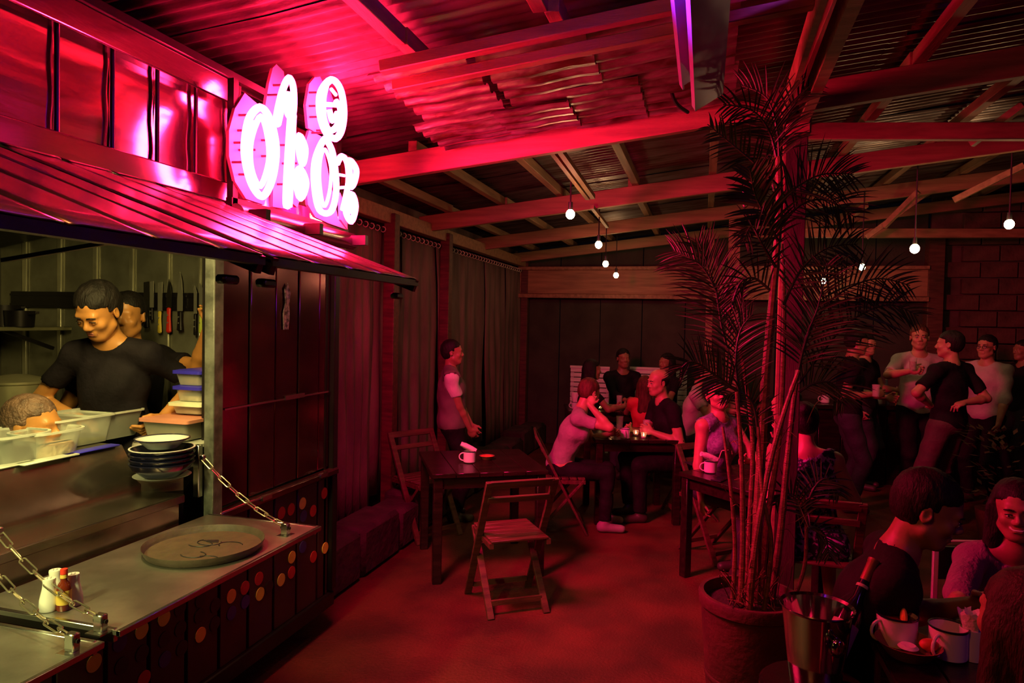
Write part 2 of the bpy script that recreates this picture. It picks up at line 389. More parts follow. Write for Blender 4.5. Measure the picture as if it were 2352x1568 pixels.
# violet steel joist with two flanges, Y-parallel, ends on the second beam
vb = empty('steel_beam', (0, 0, 0), label='violet painted steel I-beam slung under the roof in front of the palm', cat='beam')
z0 = 2.68
a = on_z(1590, 252, z0); xv = a.x
A0, A1 = .9, a.y; print('vb', a)
UPV = Vector((-.50, 0, .866)); LFT = Vector((-.866, 0, -.50)); c0 = Vector((xv + .035, 0, z0 + .085))
for (l_, u_, wx, hz, nm) in ((.0, -.062, .13, .014, 'flange'), (.0, .062, .13, .014, 'flange'), (.0, 0, .014, .12, 'web'), (.062, -.055, .008, .030, 'lip'), (.062, .055, .008, .030, 'lip')):
    q = c0 + LFT * l_ + UPV * u_
    MB().bar((q.x, A0, q.z), (q.x, A1, q.z), wx, hz, up=UPV).build(nm, 'violet', vb)
MB().tube(catmull([at_d(1532, 40, 3.3), at_d(1518, 130, 3.35), at_d(1535, 185, 3.5), at_d(1552, 235, 3.6), at_d(1580, 258, 3.7)], 5), .010, 6).build('cable', 'cable', vb)

# ================================================================== CONTAINER KITCHEN
XC = -2.0; YE = 3.42; ZB = .20; ZT = 2.74; XI = -4.35; YN = -.9
ck = empty('container_kitchen', (XC, 1.2, 0), label='dark steel shipping container kitchen with open hatches and a dotted base', cat='food stall')
inv = Matrix.Translation((-XC, -1.2, 0))
def ckp(o): o.matrix_parent_inverse = inv; return o
def B(name, m, mb, par=ck, **k):
    o = mb.build(name, m, par, **k)
    if par is ck: ckp(o)
    return o
GR = [1.90 + .195 * k for k in range(-14, 9)]     # groove positions in the sheet steel
edges = [YN] + [g for g in GR if YN < g < YE - .05] + [YE - .04]
# dotted lower wall pans: z .2 .. .88
for a, b_ in zip(edges, edges[1:]):
    B('wall_pan', 'paintlow', MB().box((XC - .012, (a + b_) / 2, .54), (.024, b_ - a - .016, .66), bev=.003))
B('wall_backing', 'blackmetal', MB().box((XC - .04, (YN + YE) / 2, .54), (.02, YE - YN, .68)))
# closed upper pans, right of the hatch
top = [g for g in GR if 2.40 < g < YE - .05]
seq = [2.47] + top + [YE - .04]
for i, (a, b_) in enumerate(zip(seq, seq[1:])):
    B('wall_pan', 'paint', MB().box((XC - .012 - .004 * (i % 2), (a + b_) / 2, 1.58), (.024, b_ - a - .012, 1.32), bev=.004))
B('wall_backing', 'blackmetal', MB().box((XC - .04, (2.45 + YE) / 2, 1.58), (.02, YE - 2.45, 1.34)))
B('seam_strip', 'steel', MB().box((XC + .004, (2.5 + YE - .05) / 2, 1.345), (.004, YE - 2.56, .008)))
B('patch_plate', 'steel', MB().box((XC + .006, 3.03, 1.35), (.006, .17, .022)))
B('peeled_sticker', 'bricklabel', MB().prism([(XC + .003, 2.93 + dx, 1.80 + dz) for dx, dz in ((0, -.11), (.04, -.11), (.05, -.04), (.045, .02), (.055, .07), (.03, .12), (.005, .09), (.012, .02), (-.005, -.03))], (.002, 0, 0)))
B('sill_rail', 'paint', MB().box((XC + .015, (2.45 + YE) / 2, .895), (.05, YE - 2.45, .035), bev=.006))
for y_ in (2.75, 3.25): B('sill_clip', 'steel', MB().box((XC + .045, y_, .905), (.012, .07, .02)))
# frame posts
B('frame_post', 'postzinc', MB().box((XC + .005, 2.435, 1.58), (.05, .06, 1.38), bev=.004))
B('frame_post', 'blackmetal', MB().box((XC - .01, YE - .015, 1.5), (.07, .05, 2.56), bev=.005))
B('hatch_stop', 'steel', MB().box((XC - .03, 2.385, 1.10), (.03, .025, .22), bev=.003))
B('corner_casting', 'steel', MB().box((XC + .01, YE - .02, 2.18), (.09, .10, .12), bev=.015))
B('bottom_rail', 'blackmetal', MB().box((XC - .03, (YN + YE) / 2, .17), (.10, YE - YN, .08), bev=.006))
# lintel and top rail and bright fascia panels between dark rods
B('lintel', 'fascia', MB().box((XC + .01, (YN + YE) / 2, 2.275), (.06, YE - YN, .085), bev=.006))
B('top_rail', 'fascia', MB().box((XC + .01, (YN + 2.55) / 2, 2.70), (.07, 2.55 - YN, .10), bev=.006))
B('top_cap', 'blackmetal', MB().box((XC - .02, (YN + YE) / 2, 2.765), (.16, YE - YN, .03)))
rods = [1.11, 1.31, 1.50, 1.70, 1.91, 2.11, 2.31, 2.52]
rods = [.51, .71, .91] + rods
fe = [YN] + rods
for a, b_ in zip(fe, fe[1:]):
    mb = MB(); n = 14
    rows = []
    for iz in range(8):
        z = 2.315 + (2.655 - 2.315) * iz / 7
        rows.append([(XC - .005 + .0035 * math.sin(7 * (y_ + a)) * math.sin(4 * z + a * 9) + .002 * math.sin(31 * z + a * 5), y_, z) for y_ in np.linspace(a, b_, n)])
    B('fascia_panel', 'fascia', mb.quadgrid(rows))
for r_ in rods: B('fascia_rod', 'blackmetal', MB().cyl((XC + .012, r_, 2.31), (XC + .012, r_, 2.66), .008, n=8))
B('upper_wall', 'paint', MB().box((XC - .02, (2.54 + YE) / 2, 2.5), (.03, YE - 2.54, .42)))
B('container_roof', 'blackmetal', MB().box(((XC + XI) / 2, (YN + YE) / 2, 2.76), (XC - XI, YE - YN, .03)))
# interior shell
B('kitchen_floor', 'brushed', MB().box(((XC + XI) / 2, (YN + YE) / 2, .185), (XC - XI - .1, YE - YN, .03)))
B('side_wall', 'kitchenwall', MB().box((XI, (YN + YE) / 2, 1.45), (.05, YE - YN, 2.5)))
xs_ = [on_y(p, 650, 3.30).x for p in (-20, 60, 140, 222, 305, 390, 462)] + [XC - .06]
xs_ = [XI + .03] + [x for x in xs_ if x > XI + .08]
for a, b_ in zip(xs_, xs_[1:]):
    B('end_wall_panel', 'kitchenwall', MB().box(((a + b_) / 2, 3.31, 1.45), (b_ - a - .01, .02, 2.5), bev=.002))
for i, x in enumerate(xs_[1:-1]): B('end_wall_batten', 'batten', MB().box((x, 3.292, 1.45), (.030 if i < 4 else .014, .016, 2.5), bev=.003))
B('end_backing', 'blackmetal', MB().box(((XC + XI) / 2, 3.34, 1.45), (XC - XI, .02, 2.5)))
B('door_jamb', 'blackmetal', MB().box((XC - .08, 2.55, 1.58), (.06, .1, 1.36)))
# extraction hood, shadowed at upper left
hx = on_y(-30, 600, 2.95).x
B('hood', 'blackmetal', MB().prism([(hx - .3, 2.3, 2.15), (hx + .95, 2.3, 2.35), (hx + .95, 2.3, 2.62), (hx - .3, 2.3, 2.62)], (0, .95, 0)))
# ---- lids: awnings hinged at the lintel, of ribbed sheet pans
def lid(y0, y1, first_groove):
    aw = B('hatch_awning', 'blackmetal', MB().bar((XC + .03, y0 + .01, 2.21), (XC + .03, y1 - .01, 2.21), .05, .02))
    z_of = lambda x: 2.235 - .358 * (x - XC)
    def P(x, y, dz=0): return (x, y, z_of(x) + dz)
    es = [y0] + [g for g in GR if y0 + .04 < g < y1 - .04] + [y1]
    for k, (a, b_) in enumerate(zip(es, es[1:])):
        n = 9; rows = []
        for i in range(n):
            x = XC + .03 + (1.09 - .28 + .10) * i / (n - 1)
            rows.append([(x, y_, z_of(x) + .010 + (.0 if 0 < j < 7 else -.003) + .0012 * math.sin(9 * x + 2.1 * k) * math.sin(j)) for j, y_ in enumerate(np.linspace(a + .004, b_ - .004, 8))])
        o = MB().quadgrid(rows).build('awning_pan', 'awning', aw)
        md = o.modifiers.new('t', 'SOLIDIFY'); md.thickness = .004
        if k % 2 == 0:
            for _ in range(1):
                pass
    xf = XC + .94
    MB().prism([P(XC + .02, y0, -.012), P(xf, y0, -.012), P(xf, y1, -.012), P(XC + .02, y1, -.012)], (0, 0, .008)).build('awning_backing', 'blackmetal', aw)
    MB().bar(P(xf - .01, y0, -.012), P(xf - .01, y1, -.012), .03, .022).build('front_rim', 'blackmetal', aw)
    for y_ in (y0 + .012, y1 - .012): MB().bar(P(XC + .03, y_, -.02), P(xf, y_, -.02), .022, .045).build('side_rim', 'blackmetal', aw)
    for y_ in (y0 + .02, y1 - .1): MB().box((xf - .05, y_ + .03, z_of(xf) - .06), (.03, .06, .022), bev=.006).build('latch', 'blackmetal', aw)
    # propping stay
    MB().bar((XC + .02, y0 + .02, 1.9), P(xf - .3, y0 + .02, -.03), .012, .012).build('stay', 'blackmetal', aw)
    return aw
lid(1.50, 2.41, 0); lid(.30, 1.47, 0)
# ---- serving flaps with stainless skin
def flap(y0, y1, z, x1, near=True):
    fl = B('serving_flap', 'brushed', MB().box(((XC + .02 + x1) / 2, (y0 + y1) / 2, z - .006), (x1 - XC - .02, y1 - y0, .012)))
    for (c, d) in (((x1 - .006, (y0 + y1) / 2, z - .008), (.014, y1 - y0, .018)), (((XC + x1) / 2, y0 + .008, z - .016), (x1 - XC - .04, .014, .036)), (((XC + x1) / 2, y1 - .008, z - .016), (x1 - XC - .04, .014, .036))):
        MB().box(c, d, bev=.002).build('edge_trim', 'steel', fl)
    MB().box(((XC + x1) / 2, (y0 + y1) / 2, z - .024), (x1 - XC - .06, y1 - y0 - .03, .02)).build('underside', 'darkwood', fl)
    MB().cyl((XC + .03, y0 + .03, z - .02), (XC + .03, y1 - .03, z - .02), .012, n=8).build('hinge', 'steel', fl)
    return fl
ZF = .92
c1 = on_z(275, 1450, ZF); c2 = on_z(705, 1225, ZF); XF = (c1.x + c2.x) / 2
print('flap front x', c1, c2)
f1 = flap(c1.y, 2.40, ZF, XF)
c3 = on_z(250, 1475, ZF)
print('second flap', c3)
f2 = flap(.2, c3.y, ZF, XF + .01)
def chain(a, b_, flap_o, sag=.03, L=.072):
    a = Vector(a); b_ = Vector(b_); ch = B('chain', 'steel', MB().box(b_ + Vector((0, 0, -.012)), (.030, .022, .045), bev=.003)); 
    MB().cyl(b_ + Vector((-.02, 0, -.008)), b_ + Vector((.02, 0, -.008)), .006, n=6).build('pin', 'blackmetal', ch).matrix_parent_inverse = Matrix.Identity(4)
    MB().box(b_ + Vector((0, 0, -.036)), (.05, .05, .004)).build('foot_plate', 'steel', ch)
    MB().box(a, (.02, .02, .03), bev=.003).build('eye_plate', 'steel', ch)
    n = max(4, round((b_ - a).length / (L * .84))); me = None
    for i in range(n):
        t = (i + .5) / n; p = a.lerp(b_, t) + Vector((0, 0, -sag * 4 * t * (1 - t)))
        d = (b_ - a).normalized() + Vector((0, 0, -sag * 4 * (1 - 2 * t) / (b_ - a).length)); d.normalize()
        if me is None:
            pts = []
            for k in range(14):
                an = 2 * PI * k / 14; pts.append((.0090 * math.cos(an), (L / 2 - .0090) * (1 if math.sin(an) > 0 else -1) + .0090 * math.sin(an), 0))
            o = MB().tube(pts, .0024, 6, closed=True).build('link', 'chain', ch); me = o.data
        else: o = bpy.data.objects.new('link', me); COL.objects.link(o); o.parent = ch
        q = d.to_track_quat('Y', 'Z') @ Matrix.Rotation(PI / 2 * (i % 2) + .4, 4, 'Y').to_quaternion()
        o.rotation_mode = 'QUATERNION'; o.rotation_quaternion = q; o.location = p
    return ch
zc = ZF + .035
chain(on_x(466, 1052, XC + .0), on_z(656, 1207, zc), f1)
chain(on_x(-3, 1222, XC + .02), on_z(231, 1418, zc), f1)
chain(on_x(-45, 1262, XC + .05), on_z(166, 1462, zc), f2)
# ---- painted dots on the base
def cp(x, y): return (x / 2.3475, 900 + y / 2.3475)
dots = {'yellow': [(883, 1218), (763, 1285), (1080, 1308), (1246, 1100), (1401, 1088), (1515, 1012), (1573, 890), (1630, 600), (1752, 840), (505, 1460)],
        'reddot': [(1319, 1055), (1395, 1005), (1571, 972), (1689, 888), (1687, 640), (1568, 632), (1516, 652), (1747, 545), (775, 1545)],
        'bluedot': [(888, 1440), (1247, 1190), (1322, 1130), (1632, 835), (1635, 668), (645, 1352)],
        'blackdot': [(655, 1475), (765, 1408), (887, 1332), (972, 1275), (980, 1380), (1075, 1205), (1160, 1150), (1157, 1248), (1450, 1050), (970, 1165), (1080, 1120)]}
for m_, L_ in dots.items():
    for c in L_:
        p = on_x(*cp(*c), XC); B('painted_dot', m_, MB().cyl((XC - .001, p.y, p.z), (XC + .003, p.y, p.z), .031, n=20))
# ---- counters inside
B('ledge', 'counter', MB().box((XC - .10, (YN + 2.28) / 2, 1.012), (.20, 2.28 - YN, .035), bev=.004))
B('ledge_front', 'counter', MB().box((XC - .02, (YN + 2.26) / 2, .94), (.012, 2.26 - YN, .11)))
YS = on_x(320, 1135, XC - .2).y
ZS = 1.215
B('sloped_counter', 'counter', MB().prism([(XC - .19, YN, 1.03), (XC - .19, YN, 1.06), (XC - .29, YN, ZS), (XC - .62, YN, ZS), (XC - .62, YN, .9), (XC - .19, YN, .9)], (0, YS - YN, 0)))
B('counter_body', 'blackmetal', MB().box((XC - .32, (YN + 2.2) / 2, .56), (.55, 2.2 - YN, .66)))
B('corner_cabinet', 'counter', MB().prism([(XC - .28, 2.16, 1.02), (XC - .08, 2.36, 1.02), (XC - .4, 2.9, 1.02), (XC - .75, 2.9, 1.02), (XC - .75, 2.2, 1.02)], (0, 0, .07)))
B('corner_cabinet_body', 'blackmetal', MB().prism([(XC - .28, 2.16, .2), (XC - .08, 2.36, .2), (XC - .4, 2.9, .2), (XC - .75, 2.9, .2), (XC - .75, 2.2, .2)], (0, 0, .82)))

# ================================================================== NEON SIGN
sg = empty('neon_sign', (-1.83, 2.9, 2.25), label='glowing pink neon letter sign on the container corner', cat='sign')
sinv = Matrix.Translation((1.83, -2.9, -2.25))
def SN(o): o.matrix_parent_inverse = sinv; return o
XN = -1.76; XBK = -1.86
def cn(x, y, X=XN): return on_x(480 + x / 3.5643, 120 + y / 3.5643, X)
strokes = [
 ([(420, 450), (500, 550), (548, 760), (535, 960), (490, 1110), (430, 1180), (350, 1080), (300, 900), (292, 740), (330, 540)], 1, .021),
 ([(425, 525), (483, 700), (490, 900), (420, 1095), (345, 950), (343, 720)], 1, .017),
 ([(355, 560), (325, 740), (330, 950), (395, 1110)], 0, .013),
 ([(570, 595), (552, 540), (600, 320), (655, 210), (692, 300), (690, 495), (645, 505), (652, 330)], 0, .020),
 ([(575, 590), (595, 500), (630, 330)], 0, .012),
 ([(690, 540), (665, 545), (628, 1190), (650, 1250), (662, 1190), (690, 560)], 1, .019),
 ([(740, 680), (790, 790), (768, 915), (738, 820)], 1, .019), ([(745, 760), (765, 860)], 0, .016),
 ([(742, 950), (795, 1070), (750, 1195), (715, 1060)], 1, .021), ([(745, 1020), (757, 1130)], 0, .02),
 ([(1000, 225), (1075, 300), (1105, 470), (1090, 620), (1040, 705), (960, 660), (910, 520), (910, 340)], 1, .023),
 ([(960, 260), (935, 380), (940, 540), (985, 640), (1050, 600), (1075, 470), (1040, 400)], 0, .021),
 ([(935, 425), (1050, 432)], 0, .016), ([(985, 470), (1010, 560), (1050, 500)], 0, .020), ([(1000, 300), (1040, 350)], 0, .012),
 ([(940, 715), (870, 880), (862, 1080), (905, 1290), (1000, 1300), (1042, 1120), (1020, 860), (980, 745)], 1, .021),
 ([(950, 795), (1000, 950), (985, 1150), (940, 1260), (905, 1060), (912, 880)], 1, .012),
 ([(1050, 910), (1085, 850), (1130, 905), (1140, 1070), (1095, 1290)], 0, .020), ([(1055, 1000), (1110, 1010)], 0, .010), ([(1050, 1110), (1110, 1105)], 0, .010),
 ([(1150, 885), (1205, 960), (1190, 1060), (1160, 1100), (1150, 990)], 1, .022),
 ([(1165, 1160), (1200, 1260), (1165, 1385), (1120, 1290)], 1, .022), ([(1165, 1220), (1165, 1320)], 0, .022)]
for pts, closed, r_ in strokes:
    P = catmull([cn(*p) for p in pts], 5, bool(closed)); SN(MB().tube(P, r_ * .73, 8, closed=bool(closed)).build('neon_tube', 'neon', sg))
backs = [
 [(270, 335), (380, 430), (470, 600), (490, 1000), (430, 1250), (280, 1200), (190, 1060), (140, 850), (140, 640), (190, 460)],
 [(530, 100), (590, 160), (605, 300), (625, 600), (620, 1150), (650, 1290), (500, 1265), (505, 1000), (500, 700), (440, 430), (470, 250), (500, 130)],
 [(870, 175), (940, 220), (1000, 400), (960, 620), (860, 660), (790, 620), (772, 430), (800, 260)],
 [(800, 640), (900, 690), (960, 1000), (1040, 1370), (1105, 1450), (960, 1400), (850, 1350), (790, 1250), (765, 1000), (768, 750)],
 [(1055, 1150), (1110, 1290), (1115, 1450), (1060, 1370)],
 [(628, 560), (720, 700), (745, 1150), (700, 1270), (655, 1230)]]
for pts in backs:
    P = [cn(x, y, XBK) for x, y in pts]; SN(MB().prism(P, (.014, 0, 0)).build('letter_back', 'neonback', sg, smooth=False))
# standoff clips between back plates and tubes
random.seed(8)
for (x, y) in ((245, 515), (235, 640), (205, 740), (245, 800), (190, 900), (245, 1000), (525, 270), (480, 350), (820, 330), (820, 440), (825, 530), (840, 660), (560, 1080), (570, 760), (600, 910), (880, 640), (430, 850), (430, 720)):
    p = cn(x, y, XBK + .014); SN(MB().cyl(p, p + Vector((.07, .01, 0)), .005, n=6).build('tube_clip', 'cable', sg))
pa = on_x(540, 492, -1.84); pb = on_x(806, 548, -1.84)
SN(MB().cyl(pa, (pa.x, pb.y, pa.z), .045, n=18).build('base_tube', 'steel', sg))
SN(MB().bar((XBK - .01, pa.y, pa.z + .05), (XBK - .01, pb.y, pa.z + .05), .03, .04).build('base_rail', 'blackmetal', sg))
for y_ in (pa.y + .05, pa.y + .45, pb.y - .05): SN(MB().box((XBK + .02, y_, pa.z + .0), (.24, .03, .05)).build('bracket', 'blackmetal', sg))
SN(MB().bar((XBK - .01, pa.y + .02, pa.z), (XBK - .01, pa.y + .02, pa.z + .55), .03, .03, up=(0, 1, 0)).build('mast', 'blackmetal', sg))
# ================================================================== PEOPLE TOOLKIT
def smin(a, b, k):
    h = np.clip(.5 + .5 * (b - a) / k, 0, 1); return b * (1 - h) + a * h - k * h * (1 - h)
def nets(D, org, vs):
    """surface nets over a scalar grid -> verts, quads"""
    nx, ny, nz = D.shape; ins = D < 0
    c = np.zeros((nx - 1, ny - 1, nz - 1), int); acc = np.zeros((nx - 1, ny - 1, nz - 1, 3)); cnt = np.zeros((nx - 1, ny - 1, nz - 1))
    offs = [(i, j, k) for i in (0, 1) for j in (0, 1) for k in (0, 1)]
    def sub(A, o): return A[o[0]:o[0] + nx - 1, o[1]:o[1] + ny - 1, o[2]:o[2] + nz - 1]
    for a in offs:
        for ax in range(3):
            if a[ax]: continue
            b = list(a); b[ax] = 1; b = tuple(b)
            A, Bv = sub(D, a), sub(D, b); m = (A < 0) != (Bv < 0)
            t = np.where(m, A / np.where(m, A - Bv, 1), 0)
            for q in range(3):
                acc[..., q] += np.where(m, a[q] + (t if q == ax else 0), 0)
            cnt += m
    act = cnt > 0; idx = -np.ones(act.shape, int); idx[act] = np.arange(act.sum())
    ii = np.argwhere(act); V = (ii + acc[act] / cnt[act][:, None]) * vs + np.array(org)
    Q = []
    for ax in range(3):
        o1, o2 = [(1, 2), (2, 0), (0, 1)][ax]
        sl = [slice(1, -1)] * 3
        A = ins[:-1, :, :] if ax == 0 else ins[:, :-1, :] if ax == 1 else ins[:, :, :-1]
        Bn = ins[1:, :, :] if ax == 0 else ins[:, 1:, :] if ax == 1 else ins[:, :, 1:]
        e = np.argwhere(A != Bn)
        e = e[(e[:, o1] > 0) & (e[:, o2] > 0) & (e[:, o1] < act.shape[o1]) & (e[:, o2] < act.shape[o2])]
        if not len(e): continue
        u = np.zeros(3, int); u[o1] = 1; v = np.zeros(3, int); v[o2] = 1
        g = lambda p: idx[p[:, 0], p[:, 1], p[:, 2]]
        q = np.stack([g(e - u - v), g(e - v), g(e), g(e - u)], 1)
        fl = A[tuple(e.T)]; q[~fl] = q[~fl][:, ::-1]; Q.append(q)
    Q = np.concatenate(Q); Q = Q[(Q >= 0).all(1)]
    return V, Q
class SDF:
    def __init__(s): s.P = []
    def cap(s, a, b, ra, rb=None, k=.02, cut=None):
        s.P.append(('cap', np.array(a, float), np.array(b, float), ra, ra if rb is None else rb, k, cut)); return s
    def ell(s, c, r, R=None, k=.02, neg=False, cut=None):
        s.P.append(('neg' if neg else 'ell', np.array(c, float), np.array(r, float), np.array(R if R is not None else np.eye(3), float), None, k, cut)); return s
    def bbox(s, pad):
        lo = np.full(3, 9e9); hi = -lo
        for p in s.P:
            if p[0] == 'cap':
                for q, r in ((p[1], p[3]), (p[2], p[4])): lo = np.minimum(lo, q - r); hi = np.maximum(hi, q + r)
            elif p[0] == 'ell': lo = np.minimum(lo, p[1] - p[2].max()); hi = np.maximum(hi, p[1] + p[2].max())
        return lo - pad, hi + pad
    def mesh(s, vs, post=None, disp=None):
        lo, hi = s.bbox(vs * 2.5); n = np.ceil((hi - lo) / vs).astype(int) + 1
        D = np.full(n, 1.0)
        ax = [lo[i] + vs * np.arange(n[i]) for i in range(3)]
        for p in s.P:
            if p[0] == 'cap': l = np.minimum(p[1] - p[3], p[2] - p[4]); h = np.maximum(p[1] + p[3], p[2] + p[4])
            else: l = p[1] - p[2].max(); h = p[1] + p[2].max()
            pad = p[5] * 1.2 + vs * 3
            i0 = np.clip(((l - pad - lo) / vs).astype(int), 0, n - 1); i1 = np.clip(np.ceil((h + pad - lo) / vs).astype(int) + 1, 1, n)
            X, Y, Z = np.meshgrid(*[ax[i][i0[i]:i1[i]] for i in range(3)], indexing='ij'); Q = np.stack([X, Y, Z], -1)
            if p[0] == 'cap':
                ab = p[2] - p[1]; L = max(1e-9, ab @ ab); t = np.clip(((Q - p[1]) @ ab) / L, 0, 1)
                d = np.linalg.norm(Q - p[1] - t[..., None] * ab, axis=-1) - (p[3] + (p[4] - p[3]) * t)
            else:
                q = (Q - p[1]) @ p[3] ; kk = np.linalg.norm(q / p[2], axis=-1); k2 = np.linalg.norm(q / p[2] ** 2, axis=-1)
                d = kk * (kk - 1) / np.maximum(k2, 1e-6)
            if p[6] is not None:
                for (c, nrm) in p[6]: d = np.maximum(d, (Q - np.array(c)) @ np.array(nrm))
            sl = tuple(slice(i0[i], i1[i]) for i in range(3))
            if p[0] == 'neg': D[sl] = -smin(-D[sl], d, p[5])
            else: D[sl] = smin(D[sl], d, p[5])
        if post or disp:
            X, Y, Z = np.meshgrid(*ax, indexing='ij'); Q = np.stack([X, Y, Z], -1)
            if disp: D = D + disp(Q)
            if post: D = post(Q, D)
        D[0] = D[-1] = 1; D[:, 0] = D[:, -1] = 1; D[:, :, 0] = D[:, :, -1] = 1
        return nets(D, lo, vs)
def sdf_object(parts, name, m, parent):
    """several (verts, quads) joined in one mesh"""
    VV = []; QQ = []; n = 0
    for V, Q in parts: VV.append(V); QQ.append(Q + n); n += len(V)
    V = np.concatenate(VV); Q = np.concatenate(QQ)
    me = bpy.data.meshes.new(name); me.vertices.add(len(V)); me.vertices.foreach_set('co', V.ravel())
    me.loops.add(len(Q) * 4); me.loops.foreach_set('vertex_index', Q.ravel()); me.polygons.add(len(Q))
    me.polygons.foreach_set('loop_start', np.arange(len(Q)) * 4); me.update(calc_edges=True); me.validate()
    me.shade_smooth()
    return link_mesh(name, me, m, parent)
def RotE(x=0, y=0, z=0):
    return np.array((Matrix.Rotation(math.radians(z), 3, 'Z') @ Matrix.Rotation(math.radians(x), 3, 'X') @ Matrix.Rotation(math.radians(y), 3, 'Y')))
def ik(a, t, l1, l2, pole):
    a = np.array(a, float); t = np.array(t, float); d = t - a; L = np.linalg.norm(d); mx = (l1 + l2) * .995
    if L > mx: t = a + d / L * mx; d = t - a; L = mx
    L = max(L, abs(l1 - l2) + .03); n = d / np.linalg.norm(d)
    x = (l1 * l1 - l2 * l2 + L * L) / (2 * L); h = math.sqrt(max(0, l1 * l1 - x * x))
    p = np.array(pole, float); p = p - n * (p @ n); p /= max(1e-6, np.linalg.norm(p))
    return a + n * x + p * h, t
def hand(s, wr, dirv, palm, side, sc, curl=.5, spread=.12):
    """five-finger hand: wrist, pointing direction, palm normal, side (+1: thumb towards dir x palm)"""
    y = np.array(dirv, float); y /= np.linalg.norm(y); z = np.array(palm, float); z = z - y * (z @ y); z /= np.linalg.norm(z)
    x = np.cross(y, z) * side
    R = np.stack([x, y, z], 1)
    s.ell(wr + y * .045 * sc, (.042 * sc, .052 * sc, .017 * sc), R, k=.012)
    for i, (fx, L) in enumerate(((.029, .072), (.010, .080), (-.009, .074), (-.027, .058))):
        base = wr + (y * .078 + x * fx) * sc; a = curl * (.9 + .15 * i)
        d1 = y * math.cos(a) + z * math.sin(a) + x * (fx / .03) * spread; d1 /= np.linalg.norm(d1)
        p1 = base + d1 * L * .5 * sc; a2 = a * 2.1; d2 = y * math.cos(a2) + z * math.sin(a2); p2 = p1 + d2 * L * .5 * sc
        s.cap(base - y * .02 * sc, p1, .0092 * sc, .0085 * sc, k=.006); s.cap(p1, p2, .0083 * sc, .007 * sc, k=.005)
    t0 = wr + (x * .026 + y * .022) * sc; t1 = t0 + (x * .030 + y * .030 + z * .012) * sc; t2 = t1 + (x * .006 + y * .028 + z * .016) * sc
    s.cap(t0, t1, .013 * sc, .010 * sc, k=.012); s.cap(t1, t2, .010 * sc, .008 * sc, k=.005)
